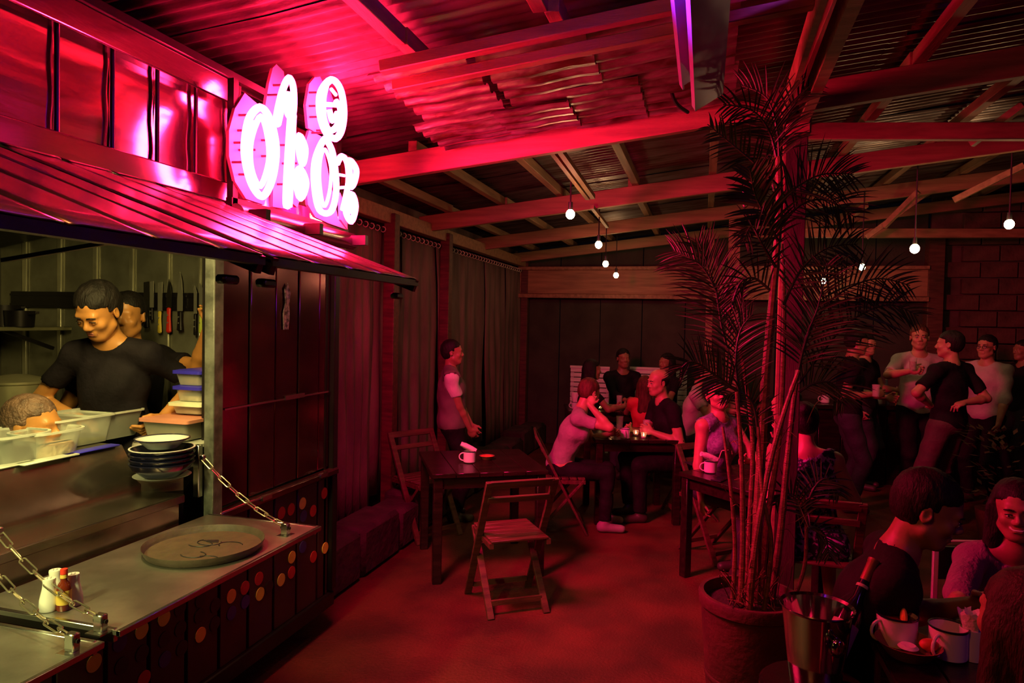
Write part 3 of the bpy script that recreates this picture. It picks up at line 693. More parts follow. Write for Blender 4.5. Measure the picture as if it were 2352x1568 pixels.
def person(loc, turn, label, mode='stand', sc=1.0, lean=0, side=0, twist=0, hyaw=0, hpitch=0, hroll=0, lh=None, rh=None, lpole=None, rpole=None,
           knees=None, feet=None, seat=.47, woman=False, skin='skin', shirt='black', sleeve=.55, trousers='jeans', shorts=False, hair='short', hairm='hair',
           vs=.014, detail=0, curl=.6, lpalm=None, rpalm=None, lhd=None, rhd=None, shoes='shoe', skirt=False, group=None, extra=None, name='person', neckline=.075, hem=None, legs=True, smile=False, vest=None, slim=1):
    """local frame: +Y forward, +X the person's right, Z up"""
    rt = empty(name, loc, turn, label=label, cat='person', group=group)
    A = lambda *v: np.array(v, float)
    hipz = (.92 if mode == 'stand' else seat + .09) * (sc if mode == 'stand' else 1)
    P = A(0, 0, hipz)
    Rt = RotE(-lean, side, 0); up = Rt @ A(0, 0, 1); fw = Rt @ A(0, 1, 0); rg = Rt @ A(1, 0, 0)
    T2 = RotE(0, 0, twist); Rc = Rt @ T2; fwc = Rc @ A(0, 1, 0); rgc = Rc @ A(1, 0, 0)
    sw = (.155 if woman else .178) * sc * slim
    C = P + up * .33 * sc + fw * .0; N = P + up * .545 * sc + fwc * (-.01 + .0006 * abs(lean)) * sc
    Sh = {1: N - up * .078 * sc + rgc * sw, -1: N - up * .078 * sc - rgc * sw}
    Hd = RotE(-hpitch - lean * .35, hroll + side * .4, hyaw + twist * .6)
    Hc = N + up * .046 * sc + Hd @ A(0, .024, .110) * sc
    H = lambda x, y, z: Hc + Hd @ (A(x, y, z) * sc)
    # arms
    tg = {1: rh, -1: lh}; pl = {1: rpole, -1: lpole}; arms = {}
    for s_ in (1, -1):
        t = tg[s_]
        if t is None: t = A(s_ * .25 * sc, .05, hipz - .02 - (0 if mode == 'stand' else -.08))
        pole = pl[s_] if pl[s_] is not None else A(s_ * .6, -.8, -.3)
        e, t = ik(Sh[s_], t, .285 * sc, .255 * sc, pole); arms[s_] = (Sh[s_], e, t)
    # legs
    lg = {}
    for s_ in (1, -1):
        hp = P + A(s_ * .095 * sc, 0, -.02)
        if mode == 'stand':
            ft = A(s_ * .11, (.03 if s_ > 0 else -.03), .08) if feet is None else A(*feet[s_ > 0])
            kn, ft = ik(hp, ft, .44 * sc, .42 * sc, A(0, 1, 0))
        else:
            kn = A(s_ * (.10 if woman else .16), .43 * sc, seat + .06) if knees is None else A(*knees[s_ > 0])
            ft = A(s_ * .13, .40, .08) if feet is None else A(*feet[s_ > 0])
        lg[s_] = (hp, kn, ft)
    g = (.93 if woman else 1) * sc * slim
    def torso(s, inf=0, k=.05, low=True):
        if low: s.ell(P + up * .02, A(.170 * g + inf, .118 * g + inf, .125 * g + inf), Rt, k=k)
        s.ell(P + up * .17 * sc, A((.135 if woman else .150) * g + inf, .102 * g + inf, .15 * g + inf), Rt, k=k)
        s.ell(C, A(.160 * g + inf, .112 * g + inf, .17 * g + inf), Rc, k=k)
        if woman:
            for q in (1, -1): s.ell(C + fwc * .085 * sc + rgc * q * .07 * sc + up * .01, A(.06, .055, .062) * sc + inf, Rc, k=.03)
        for q in (1, -1): s.cap(N - up * .02 * sc, Sh[q] + up * .005, .050 * g + inf * .6, .056 * g + inf, k=k * .8)
    # ---- body: torso, limbs, head, hands in one mesh
    b = SDF(); torso(b)
    b.cap(N - up * .03 * sc, H(0, -.02, -.05), .058 * g, .053 * g, k=.03)
    for s_ in (1, -1):
        a, e, t = arms[s_]; b.cap(a, e, .050 * g, .040 * g, k=.03); m_ = e + (t - e) * .3
        b.cap(e, m_, .039 * g, .040 * g, k=.015); b.cap(m_, t, .040 * g, .025 * g, k=.015)
        if legs:
            hp, kn, ft = lg[s_]; b.cap(hp, kn, .088 * g, .055 * g, k=.04); m_ = kn + (ft - kn) * .35
            b.cap(kn, m_, .052 * g, .056 * g, k=.02); b.cap(m_, ft, .056 * g, .036 * g, k=.02)
            if shoes is None or True: b.cap(ft + A(0, -.02, -.045), ft + A(0, .13, -.055), .030, .022, k=.02)
    parts = [b.mesh(vs)]
    h = SDF(); dv = min(vs * .6, .0085) if detail < 2 else .0052
    h.ell(H(0, -.012, .045), A(.076, .094, .082) * sc, Hd, k=.02)
    h.ell(H(0, .026, -.030), A(.060, .062, .078) * sc, Hd, k=.03)
    h.ell(H(0, .062, -.090), A(.026, .022, .020) * sc, Hd, k=.03)
    h.cap(H(-.034, .077, .028), H(.034, .077, .028), .011 * sc, k=.02)
    for q in (1, -1):
        h.ell(H(q * .040, .062, -.020), A(.020, .018, .018) * sc, Hd, k=.02)
        h.cap(H(q * .052, .012, -.055), H(q * .022, .055, -.085), .018 * sc, k=.02)
    h.cap(H(0, .080, .016), H(0, .100, -.018), .0075 * sc, .0125 * sc, k=.012)
    for q in (1, -1): h.ell(H(q * .012, .092, -.026), A(.009, .010, .008) * sc, Hd, k=.008)
    for q in (1, -1): h.ell(H(q * .031, .096, .006), A(.019, .014, .013) * sc, Hd, k=.012, neg=True)
    for q in (1, -1): h.ell(H(q * .031, .077, .005), A(.0145, .0115, .0125) * sc, Hd, k=.004)
    h.cap(H(-.018, .083, -.050), H(.018, .083, -.050), .0070 * sc, k=.006); h.cap(H(-.014, .083, -.062), H(.014, .083, -.062), .0080 * sc, k=.006)
    h.cap(H(0, -.02, -.045), N - up * .02, .052 * g, .056 * g, k=.03)
    for q in (1, -1):
        h.ell(H(q * .078, -.008, .002), A(.010, .020, .031) * sc, Hd @ RotE(8, 0, -q * 20), k=.008)
        h.ell(H(q * .088, -.004, .004), A(.008, .011, .018) * sc, Hd, k=.004, neg=True)
    parts.append(h.mesh(dv))
    for s_ in (1, -1):
        a, e, t = arms[s_]; d = t - e; d /= np.linalg.norm(d)
        hd = {1: rhd, -1: lhd}[s_]; pm = {1: rpalm, -1: lpalm}[s_]
        dd = d if hd is None else A(*hd); pm = A(-s_, .3, 0) if pm is None else A(*pm)
        if abs(pm @ dd) > .95 * np.linalg.norm(pm) * np.linalg.norm(dd): pm = A(0, .3, -1)
        hs = SDF(); hs.cap(t - d * .04, t + d * .01, .027 * g, .024 * g, k=.01)
        y = dd / np.linalg.norm(dd); z = pm - y * (pm @ y); z /= np.linalg.norm(z); sg_ = 1 if np.cross(y, z) @ A(0, .4, 1) > 0 else -1
        hand(hs, t, dd, pm, sg_, sc * (.9 if woman else 1), curl); parts.append(hs.mesh(max(.0055, vs * .42)))
    sdf_object(parts, 'body', skin, rt)
    # ---- clothing
    rngp = np.random.RandomState(int(abs(loc[0] * 100 + loc[1] * 10)) % 1000); f0 = rngp.uniform(0, 6, 6)
    def wr(Q, amp=.004):
        return amp * (np.sin(38 * Q[..., 2] + 14 * Q[..., 0] + f0[0] + 2 * np.sin(9 * Q[..., 1] + f0[1])) + .7 * np.sin(55 * Q[..., 0] + 33 * Q[..., 2] + f0[2]) * np.sin(21 * Q[..., 1] + f0[3]))
    hemc = P - up * (.10 if mode == 'stand' else .06) * sc if hem is None else P - up * hem
    s = SDF(); torso(s, .013)
    for s_ in (1, -1):
        a, e, t = arms[s_]; nrm = (e - a) / np.linalg.norm(e - a)
        if sleeve > 0:
            if sleeve <= 1:
                q = a + (e - a) * sleeve; s.cap(a, q + nrm * .05, .060 * g, (.061 - .008 * sleeve) * g, k=.03, cut=[(q, nrm)])
            else:
                q = e + (t - e) * (sleeve - 1); n2 = (t - e) / np.linalg.norm(t - e)
                s.cap(a, e, .064 * g, .054 * g, k=.03); s.cap(e, q + n2 * .04, .054 * g, .038 * g, k=.02, cut=[(q, n2)])
    def post(Q, D):
        D = np.maximum(D, (hemc - Q) @ up)
        nb = N + up * .015 * sc + fwc * .03 * sc
        r = np.linalg.norm((Q - nb) @ np.stack([rgc, fwc, up], 1) / A(1, 1.05, .8), axis=-1) - neckline * sc
        D = np.maximum(D, -r)
        if sleeve <= 0:
            for q in (1, -1): D = np.maximum(D, -(np.linalg.norm(Q - Sh[q] - rgc * q * .03, axis=-1) - .072 * sc))
        return D
    if shirt: sdf_object([s.mesh(vs, post, wr)], 'shirt', shirt, rt)
    if vest:
        s = SDF(); torso(s, .027); hv = hemc + up * .065
        def pv(Q, D):
            D = np.maximum(D, (hv - Q) @ up); nb = N + up * .02 * sc + fwc * .07 * sc
            D = np.maximum(D, -(np.linalg.norm((Q - nb) @ np.stack([rgc, fwc, up], 1) / A(.85, 1.3, 1.6), axis=-1) - .085 * sc))
            for q in (1, -1): D = np.maximum(D, -(np.linalg.norm(Q - Sh[q] - rgc * q * .03 + up * .02, axis=-1) - .085 * sc))
            return D
        sdf_object([s.mesh(vs, pv, lambda Q: wr(Q, .003))], 'waistcoat', vest, rt)
    if trousers and legs:
        s = SDF(); s.ell(P + up * .0, A(.176 * g, .126 * g, .130 * g), Rt, k=.05)
        for s_ in (1, -1):
            hp, kn, ft = lg[s_]
            if skirt: s.cap(hp, kn, .10 * g, .09, k=.09)
            elif shorts:
                n2 = (ft - kn) / np.linalg.norm(ft - kn); s.cap(hp, kn, .102 * g, .080 * g, k=.03); s.cap(kn, kn + n2 * .10, .080 * g, .078 * g, k=.02, cut=[(kn + n2 * .05, n2)])
            else:
                n2 = (ft - kn) / np.linalg.norm(ft - kn); s.cap(hp, kn, .098 * g, .070 * g, k=.03); s.cap(kn, ft + n2 * .02, .068 * g, .058 * g, k=.02, cut=[(ft - n2 * .02, n2)])
        wc = P + up * .09 * sc
        sdf_object([s.mesh(vs, lambda Q, D: np.maximum(D, np.where((Q[..., 1] > P[1] + .11) & (mode == 'sit'), -1.0, (Q - wc) @ up)), lambda Q: wr(Q, .003))], 'skirt' if skirt else 'shorts' if shorts else 'trousers', trousers, rt)
    if legs and shoes:
        for s_ in (1, -1):
            ft = lg[s_][2]; s = SDF(); s.cap(ft + A(0, -.03, -.038), ft + A(0, .14, -.045), .040, .033, k=.02); s.cap(ft + A(0, -.02, -.03), ft + A(0, 0, .01), .042, .040, k=.02)
            z0 = ft[2] - .08
            sdf_object([s.mesh(.012, lambda Q, D: np.maximum(D, z0 + .002 - Q[..., 2]))], 'shoe', shoes, rt)
    # ---- hair
    if hair:
        s = SDF(); Hi = Hd.T
        if hair == 'bald':
            s.ell(H(0, -.016, .036), A(.083, .100, .082) * sc, Hd, k=.01)
        else:
            s.ell(H(0, -.020, .049), A(.084, .1005, .088) * sc, Hd, k=.01)
            s.ell(H(0, -.030, .010), A(.080, .088, .085) * sc, Hd, k=.02)
        if hair in ('long', 'wavy'):
            for x_, y_ in ((-.062, -.01), (.062, -.01), (-.03, -.07), (.03, -.07), (0, -.08)):
                a0 = H(x_, y_, .0); a1 = N + rgc * x_ * 1.5 + fwc * (-.07 if y_ < -.05 else -.005) * sc - up * (.16 if hair == 'long' else .22) * sc
                s.cap(a0, a1, .042 * sc, .034 * sc, k=.03)
        if hair == 'bun': s.ell(H(0, -.10, .085), A(.045, .040, .042) * sc, Hd, k=.015)
        def hp(Q, D):
            q = (Q - Hc) @ Hd / sc; x, y, z = q[..., 0], q[..., 1], q[..., 2]
            if hair == 'bald':
                D = np.maximum(D, z - .052 + .3 * (y + .02)); D = np.maximum(D, y - .012); D = np.maximum(D, -.055 - z); return D
            face = np.maximum(.048 - y - .38 * np.abs(x), z - .072 + .30 * np.abs(x))   # region in front and below the hairline
            D = np.maximum(D, -face)
            ear = np.maximum(np.maximum(-.022 - y, z - .018), .058 - np.abs(x)); 
            if hair in ('short', 'bun'):
                D = np.maximum(D, -ear); D = np.maximum(D, -.062 - z)
            return D
        hd_ = lambda Q: .0022 * np.sin(150 * Q[..., 0] + 40 * Q[..., 2] + 4 * np.sin(60 * Q[..., 1])) * np.sin(90 * Q[..., 1] + 50 * Q[..., 2])
        sdf_object([s.mesh(max(.006, dv), hp, hd_)], 'hair', hairm, rt)
    # ---- face details
    if detail:
        for q in (1, -1):
            MB().sphere(H(q * .031, .0835, .004), .0085 * sc, n=10).build('eye', 'eyewhite' if hpitch < 20 else skin, rt)
            if hpitch < 20: MB().sphere(H(q * .031, .0892, .004), .0046 * sc, n=8).build('iris', 'iris', rt)
            MB().tube([H(q * .014, .091, .0265), H(q * .031, .0925, .031), H(q * .048, .082, .026)], .0036 * sc, 6, rf=lambda t: .0042 * sc * (1 - .5 * t)).build('eyebrow', hairm if hairm != 'hairbrown' else 'hair', rt)
            MB().tube([H(q * .018, .090, .0085), H(q * .031, .0935, .0125), H(q * .044, .086, .008)], .0020 * sc, 5).build('eyelid', 'hair', rt)
        if smile:
            MB().tube([H(-.026, .080, -.046), H(-.012, .0895, -.054), H(.012, .0895, -.054), H(.026, .080, -.046)], .0062 * sc, 6).build('teeth', 'eyewhite', rt)
            for dz in (.006, -.007): MB().tube([H(-.028, .079, -.047 + dz * .3), H(-.012, .0905, -.054 + dz), H(.012, .0905, -.054 + dz), H(.028, .079, -.047 + dz * .3)], .0040 * sc, 6).build('lip', 'lip', rt)
        else:
            for dz in (.0045, -.0055): MB().tube([H(-.023, .079, -.060), H(-.009, .0895, -.056 + dz), H(.009, .0895, -.056 + dz), H(.023, .079, -.060)], .0042 * sc, 6).build('lip', 'lip', rt)
    info = dict(H=H, N=N, Sh=Sh, arms=arms, P=P, C=C, lg=lg, up=up, fw=fwc, rg=rgc, Hd=Hd, Hc=Hc)
    return rt, info
def Lc(rt, p):
    """local point of a figure -> world"""
    return Matrix.Translation(rt.location) @ Matrix.Rotation(rt.rotation_euler.z, 4, 'Z') @ Vector(p)
# ================================================================== FURNITURE
def table(c, turn, w_, d_, h_, label, group=None, leg=.06, m='darkwood'):
    t = empty('wooden_table', c, turn, label=label, cat='table', group=group)
    n = 5
    for i in range(n): MB().box((-w_ / 2 + (i + .5) * w_ / n, 0, h_ - .015), (w_ / n - .003, d_, .03), bev=.003).build('top_plank', m, t)
    for sx in (-1, 1):
        MB().box((sx * (w_ / 2 - .05), 0, h_ - .07), (.022, d_ - .12, .08)).build('apron', m, t)
        MB().box((0, sx * (d_ / 2 - .05), h_ - .07), (w_ - .12, .022, .08)).build('apron', m, t)
        for sy in (-1, 1): MB().box((sx * (w_ / 2 - .045), sy * (d_ / 2 - .045), (h_ - .03) / 2), (leg, leg, h_ - .03), bev=.005).build('leg', m, t)
    return t
chair_proto = None
def folding_chair(c, turn, label, group='wooden folding chairs around the tables'):
    global chair_proto
    if chair_proto is not None:
        o = copy_tree(chair_proto)
    else:
        o = empty('folding_chair', (0, 0, 0)); chair_proto = o
        for sx in (-1, 1):
            MB().bar((sx * .205, -.24, .82), (sx * .205, .20, .0), .022, .045, up=(1, 0, 0), bev=.003).build('long_leg', 'wood', o)
            MB().bar((sx * .175, .17, .45), (sx * .175, -.22, .0), .022, .042, up=(1, 0, 0), bev=.003).build('short_leg', 'wood', o)
            MB().box((sx * .18, -.02, .435), (.025, .40, .03)).build('seat_rail', 'wood', o)
            MB().cyl((sx * .16, -.015, .40), (sx * .22, -.015, .40), .008, n=8).build('pivot_bolt', 'steel', o)
        for i in range(6): MB().box((0, -.19 + i * .068, .458), (.36, .060, .014), bev=.003).build('seat_slat', 'wood', o)
        MB().bar((-.20, -.232, .80), (.20, -.232, .80), .018, .05, up=(0, -.4, 1), bev=.003).build('back_slat', 'wood', o)
        MB().bar((-.20, -.185, .70), (.20, -.185, .70), .018, .04, up=(0, -.4, 1), bev=.003).build('back_slat', 'wood', o)
        MB().bar((-.18, .16, .075), (.18, .16, .075), .02, .03).build('stretcher', 'wood', o)
        MB().bar((-.16, -.16, .075), (.16, -.16, .075), .02, .03).build('stretcher', 'wood', o)
    o.location = c; o.rotation_euler = (0, 0, turn)
    return tag(o, label, 'chair', group)
def mug(p, turn, label, r=.043, h=.080, napkin=0, group=None, content=None, extra=None):
    o = empty('enamel_mug', p, turn, label=label, cat='mug', group=group)
    MB().lathe([(0, .002), (r * .9, .002), (r, .006), (r, h), (r * 1.04, h + .002), (r * .97, h), (r * .97, .008), (0, .008)], n=28).build('cup', 'enamel', o)
    MB().lathe([(r * .98, h - .001), (r * 1.05, h - .001), (r * 1.05, h + .004), (r * .98, h + .004), (r * .98, h - .001)], n=28).build('rim', 'navy', o)
    P = [(-r - .0 + -.03 * math.sin(t), 0, h * .5 + h * .34 * math.cos(t)) for t in np.linspace(0, PI, 9)]
    MB().tube(P, .0045, 8).build('handle', 'enamel', o)
    if content: MB().lathe([(0, h * .86), (r * .95, h * .86)], n=20).build('drink', content, o)
    return o
def napkin_roll(p, dirv, label, L=.12, r=.030, group=None):
    d = Vector(dirv).normalized(); p = Vector(p)
    o = empty('napkin_roll', p, label=label, cat='napkin', group=group)
    q = d.to_track_quat('Z', 'Y').to_matrix(); random.seed(int(p.x * 100))
    for k in range(3):
        prof = [(r * (.55 + .12 * k), -L * .45), (r * (.8 + .08 * k), -L * .1), (r * (1.0 - .02 * k), L * .3), (r * (.86 - .1 * k), L * (.55 - .05 * k)), (r * .3, L * (.50 - .05 * k))]
        MB().lathe(prof, n=16, rot=q, sx=1 - .1 * k, sy=.62 + .06 * k).build('fold', 'napkin', o)
    return o
# table one, with its chairs
cR = lambda a, b: (RT * a + FW * b)
def frame_turn(e1): return math.atan2(e1.y, e1.x)
e1 = (RT * .970 + FW * .243); e2 = (RT * -.243 + FW * .970)
n1 = gp(1010, 4.50); t1c = n1 + e1 * .36 + e2 * .36
t1 = table(t1c, frame_turn(e1), .80, .80, .74, 'bare dark square table with one pink-lit mug, nearest the container wall', 'dark wooden square tables')
folding_chair(gp(1178, 4.22), frame_turn(e1) + .08, 'slatted folding chair with its back to the camera at the table with one mug')
folding_chair(gp(985, 5.55), frame_turn(e1) + PI + .5, 'folding chair on the far left side of the table with one mug')
p = on_z(1078, 1062, .74); mug(Vector((p.x, p.y, .742)), heading(-180), 'white mug holding a rolled napkin, alone on the nearest square table')
napkin_roll((p.x - .005, p.y + .005, .845), RT * -.75 + Vector((0, 0, .35)), 'rolled white napkin lying across the mug on the nearest square table', L=.12)
q = on_z(1118, 1055, .74)
sd = empty('snack_bowl', (q.x, q.y, .742), label='small shallow woven snack bowl beside the mug on the nearest table', cat='bowl')
MB().lathe([(0, 0), (.035, 0), (.055, .028), (.058, .028), (.038, .004), (0, .004)], n=20).build('bowl', 'basket', sd)
MB().lathe([(0, .026), (.03, .030), (.050, .024)], n=16).build('snack', 'prawn', sd)
# table two: the couple
n2 = gp(1395, 5.85); t2c = n2 + e1 * .36 + e2 * .33 + RT * .02
t2 = table(t2c, frame_turn(RT * .99 + FW * .05), .78, .74, .75, 'dark square table between the woman in grey and the balding man', 'dark wooden square tables')
folding_chair(gp(1298, 5.80), heading(90), 'folding chair seen from the side under the woman in the grey shirt')
folding_chair(gp(1592, 6.25), heading(-90), 'folding chair under the balding man in black')
# table three behind the palm
a3 = gp(1578, 4.72); f1_ = (RT * .5 - FW * .866); f2_ = (RT * .866 + FW * .5)
t3 = table(a3 + f1_ * .33 + f2_ * .31, frame_turn(f2_), .66, .72, .73, 'dark table partly hidden behind the potted palm stems', 'dark wooden square tables')
# long table at the back with the group
g = gp(1450, 8.0); t4 = table(g, heading(0), 1.5, .7, .76, 'long dark table with candles in front of the pale back panels', 'dark wooden square tables')
# ---------------------------------------------------------------- pale boards on the back wall
for (x0, x1, y0, y1, lab) in ((1311, 1398, 843, 935, 'pale horizontal-slatted panel behind the dark-haired woman'), (1448, 1516, 846, 935, 'pale slatted panel behind the girl with auburn hair'), (1552, 1577, 846, 905, 'narrow pale board beside the man in the pale shirt')):
    A_ = on_y(x0, y0, 9.2); B_ = on_y(x1, y1, 9.2)
    o = empty('slatted_panel', ((A_.x + B_.x) / 2, 9.2, 0), label=lab, cat='panel')
    w2 = B_.x - A_.x; h2 = A_.z - .55; n = 9
    for k in range(n): MB().box((0, 0, .55 + (k + .5) * h2 / n), (w2, .02, h2 / n - .012), bev=.003).build('slat', 'whiteboard', o)
    for s_ in (-1, 1): MB().box((s_ * (w2 / 2 - .02), .03, A_.z / 2), (.04, .03, A_.z)).build('stile', 'whiteboard', o)
    MB().box((0, -.005, A_.z + .01), (w2 + .01, .035, .03)).build('cap', 'whiteboard', o)

# ================================================================== PENDANT BULBS
def bulb(px, py, d, top, label, r=.032):
    p = at_d(px, py, d)
    o = empty('pendant_bulb', p, label=label, cat='light bulb', group='bare pendant bulbs under the tin roof')
    MB().sphere((0, 0, 0), r, (1, 1, 1.1), n=14).build('glass_bulb', 'bulb', o)
    MB().cyl((0, 0, r * 1.0), (0, 0, r + .055), .018, .016).build('socket', 'cable', o)
    zt = roofz(p.x) + .1 - p.z
    MB().cyl((0, 0, r + .05), (0, 0, zt), .006, n=6).build('cord', 'cable', o)
    return o
bulb(1310, 492, 4.9, 0, 'bare lit bulb hanging nearest of the left row')
bulb(1375, 562, 6.2, 0, 'second bare lit bulb of the left row')
bulb(1391, 606, 7.4, 0, 'third bare lit bulb of the left row')
bulb(1415, 632, 8.5, 0, 'last and smallest lit bulb of the left row')
bulb(2101, 571, 5.6, 0, 'brightest bare lit bulb right of the palm above the standing men', .036)
bulb(1980, 613, 6.9, 0, 'lit bulb half behind palm fronds, above the man with a beer')
bulb(1891, 645, 8.2, 0, 'small lit bulb seen through the palm leaves')
bulb(2318, 515, 5.2, 0, 'bare lit bulb at the far right edge', .034)

# ================================================================== KITCHEN THINGS
KX = XC
def tub(px, py, X, zt, w_, d_, h_, label, fill, fillh, turn=0, lid=None, round_=0, group='plastic food tubs on the kitchen counter', rim='plasticrim'):
    p = on_x(px, py, X); o = empty('food_tub', (X, p.y, zt), turn, label=label, cat='container', group=group)
    def ring(w2, d2, z, r, n=6):
        P = []
        for (sx, sy, a0) in ((1, 1, 0), (-1, 1, PI / 2), (-1, -1, PI), (1, -1, 3 * PI / 2)):
            for k in range(n):
                a = a0 + PI / 2 * k / (n - 1); P.append((sx * (w2 - r) + r * math.cos(a), sy * (d2 - r) + r * math.sin(a), z))
        return P
    rr = round_ or .018; b = MB()
    def loft(b, specs, capb=True, capt=False):
        rings = []
        for (s_, z, dr) in specs: rings.append([b.bm.verts.new(v) for v in ring(w_ / 2 * s_ + dr, d_ / 2 * s_ + dr, z, rr)])
        for A, Bq in zip(rings, rings[1:]):
            for k in range(len(A)): b.bm.faces.new((A[k], A[(k + 1) % len(A)], Bq[(k + 1) % len(A)], Bq[k]))
        if capb: b.bm.faces.new(rings[0][::-1])
        if capt: b.bm.faces.new(rings[-1])
        return b
    loft(b, [(.86, .002, 0), (.90, h_ * .3, 0), (1, h_, 0)]).build('tub', 'plastic', o)
    loft(MB(), [(1, h_ - .006, .001), (1, h_ - .006, .007), (1, h_ + .002, .007), (1, h_ + .002, .000), (1, h_ - .006, .001)], False).build('rim', rim, o)
    if fill: loft(MB(), [(.84, .005, 0), (.86, h_ * fillh * .6, -.001), (.84, h_ * fillh, -.004)], True, True).build('food', fill, o)
    if lid: loft(MB(), [(1, h_ - .008, .010), (1, h_ + .006, .010), (.9, h_ + .010, .0)], True, True).build('lid', lid, o)
    return o
ZS1 = ZS + .001
tub(15, 1030, KX - .40, ZS1, .20, .22, .10, 'round-cornered clear tub of dark sauce at the left frame edge', 'fooddark', .55, round_=.06)
tub(108, 1025, KX - .36, ZS1, .15, .24, .095, 'clear oval tub of fried shallots and pale crackers', 'foodpale', .45, round_=.07)
tub(150, 1000, KX - .50, ZS1, .22, .27, .115, 'rectangular clear tub with a little green chopped herb', 'foodgreen', .18)
tub(222, 985, KX - .52, ZS1, .24, .27, .115, 'largest rectangular clear tub, at the right end of the row', 'fooddark', .22)
tub(20, 985, KX - .60, ZS1, .16, .18, .10, 'empty clear tub behind the dark sauce', None, 0, round_=.05)
p = on_x(150, 1040, KX - .33)
for (px_, m_, X_, lab, L_) in ((215, 'blueplastic', -.30, 'blue plastic lid under the green herb tub', .24), (120, 'plasticrim', -.285, 'clear plastic lid under the shallot tub', .22), (20, 'plasticrim', -.31, 'clear plastic lid under the dark sauce tub', .2)):
    q = on_x(px_, 1040, KX + X_); MB().box((0, 0, .004), (.05, L_, .007), bev=.003).build('tub_lid', m_, loc=(KX + X_ + .005, q.y - .02, ZS)); tag(bpy.context.scene.objects[-1] if False else COL.objects[-1], lab, 'lid')
zc_ = 1.092
def stacktub(px, d, z, w_, h_, label, fill, fh, lid):
    g = gp(px, d); o = tub(px, 900, g.x, z, w_, .20, h_, label, fill, fh, lid=lid, group='lidded tubs stacked by the hatch post'); o.location = (g.x, g.y, z); return o
stacktub(428, 3.02, 1.10, .27, .095, 'green-grey tub at the bottom of the stack by the hatch post', 'foodgreen', .8, 'plasticrim')
stacktub(415, 3.02, 1.21, .24, .085, 'wide tub of brown food with a pink lid by the hatch post', 'foodbrown', .8, 'redlid')
stacktub(462, 3.10, 1.312, .16, .045, 'cream-lidded low tub under the blue-lidded ones', 'foodpale', .4, 'whitelid')
stacktub(466, 3.10, 1.368, .135, .062, 'lower of two small blue-lidded tubs', 'foodpale', .4, 'blueplastic')
stacktub(466, 3.10, 1.440, .135, .060, 'topmost small blue-lidded tub of orange food', 'foodbrown', .8, 'blueplastic')
g = gp(330, 2.86); o = empty('glass_jar', (g.x, g.y, 1.095), label='small clear glass jar behind the white bowl', cat='jar')
MB().lathe([(0, 0), (.04, 0), (.042, .01), (.042, .11), (.038, .12), (.040, .12), (.044, .108), (.044, .0)], n=20).build('jar', 'glass', o); MB().lathe([(0, .005), (.04, .005), (.04, .06), (0, .06)], n=16).build('contents', 'foodgreen', o)
# plates and bowls
g = gp(374, 2.72); zb = 1.095
for k in range(1): 
    o = empty('enamel_plate', (g.x, g.y, zb), label='white enamel plate under the dark bowls', cat='plate')
    MB().lathe([(0, .0), (.07, .0), (.105, .014), (.107, .016), (.07, .006), (0, .006)], n=32).build('dish', 'enamel', o)
for k in range(4):
    o = empty('enamel_bowl', (g.x, g.y, zb + .016 + k * .019), label=('lowest of the dark nested enamel bowls, on the white plate', 'second dark enamel bowl from the bottom of the nest', 'third dark enamel bowl of the nest, under the pale-rimmed one', 'top dark enamel bowl with a pale inner rim, holding the white bowl')[k], cat='bowl', group='nested dark enamel bowls')
    MB().lathe([(0, .0), (.075, .0), (.104, .026), (.118, .050), (.121, .050), (.107, .026), (.076, .006), (0, .006)], n=32).build('dish', 'navy', o)
    MB().lathe([(.114, .051), (.121, .051), (.121, .0535), (.114, .0535), (.114, .051)], n=32).build('rim', 'enamel' if k == 3 else 'navy', o)
o = empty('white_bowl', (g.x, g.y, zb + .125), label='white enamel bowl with a black rim on top of the dark bowls', cat='bowl')
MB().lathe([(0, 0), (.055, 0), (.075, .020), (.098, .036), (.100, .037), (.078, .026), (.056, .008), (0, .008)], n=32).build('dish', 'enamel', o)
MB().lathe([(.097, .036), (.102, .036), (.102, .040), (.097, .040), (.097, .036)], n=32).build('rim', 'navy', o)
# knives on the magnetic rack
rk = on_y(250, 690, 3.27)
rack = empty('knife_rack', (rk.x, 3.275, rk.z), label='long dark magnetic knife strip across the kitchen end wall', cat='rack')
xa = on_y(25, 690, 3.27).x; xb = -2.1
MB().box(((xa + xb) / 2 - rk.x, .0, 0), (xb - xa, .016, .10), bev=.003).build('strip', 'blackmetal', rack)
for z_ in (.03, -.03): MB().box(((xa + xb) / 2 - rk.x, -.01, z_), (xb - xa, .006, .012)).build('magnet_bar', 'blackmetal', rack)
def knife(px, top, mid, bot, bw, kind, hm, bm_, label):
    T = on_y(px, top, 3.245); Md = on_y(px, mid, 3.245); Bt = on_y(px, bot, 3.245); s_ = (T.z - Bt.z)
    o = empty('kitchen_knife', (Md.x, 3.245, Md.z), label=label, cat='knife', group='kitchen knives on the magnetic strip'); h = T.z - Md.z; hl = Md.z - Bt.z
    if kind == 'cleaver': P = [(-bw, 0), (bw, 0), (bw, h), (-bw, h * .97)]
    elif kind == 'chef': P = [(-bw, 0), (bw * .9, 0), (bw * .95, h * .35), (bw * .6, h * .75), (-.1 * bw, h), (-.6 * bw, h * .7), (-bw, h * .3)]
    else: P = [(-bw, 0), (bw, 0), (bw, h * .75), (-bw * .6, h), (-bw, h * .9)]
    MB().prism([(x, 0, z) for x, z in P], (0, .004, 0)).build('blade', bm_, o, smooth=False)
    r = min(.016, bw * .8)
    MB().lathe([(r * .5, 0), (r, -.006), (r * .85, -hl * .35), (r * 1.1, -hl * .7), (r * 1.25, -hl * .95), (r * .6, -hl)], n=12, sy=.6).build('handle', hm, o)
    for k in (.3, .6): MB().cyl((0, -.012, -hl * k), (0, .0, -hl * k), .004, n=8).build('rivet', 'blade', o)
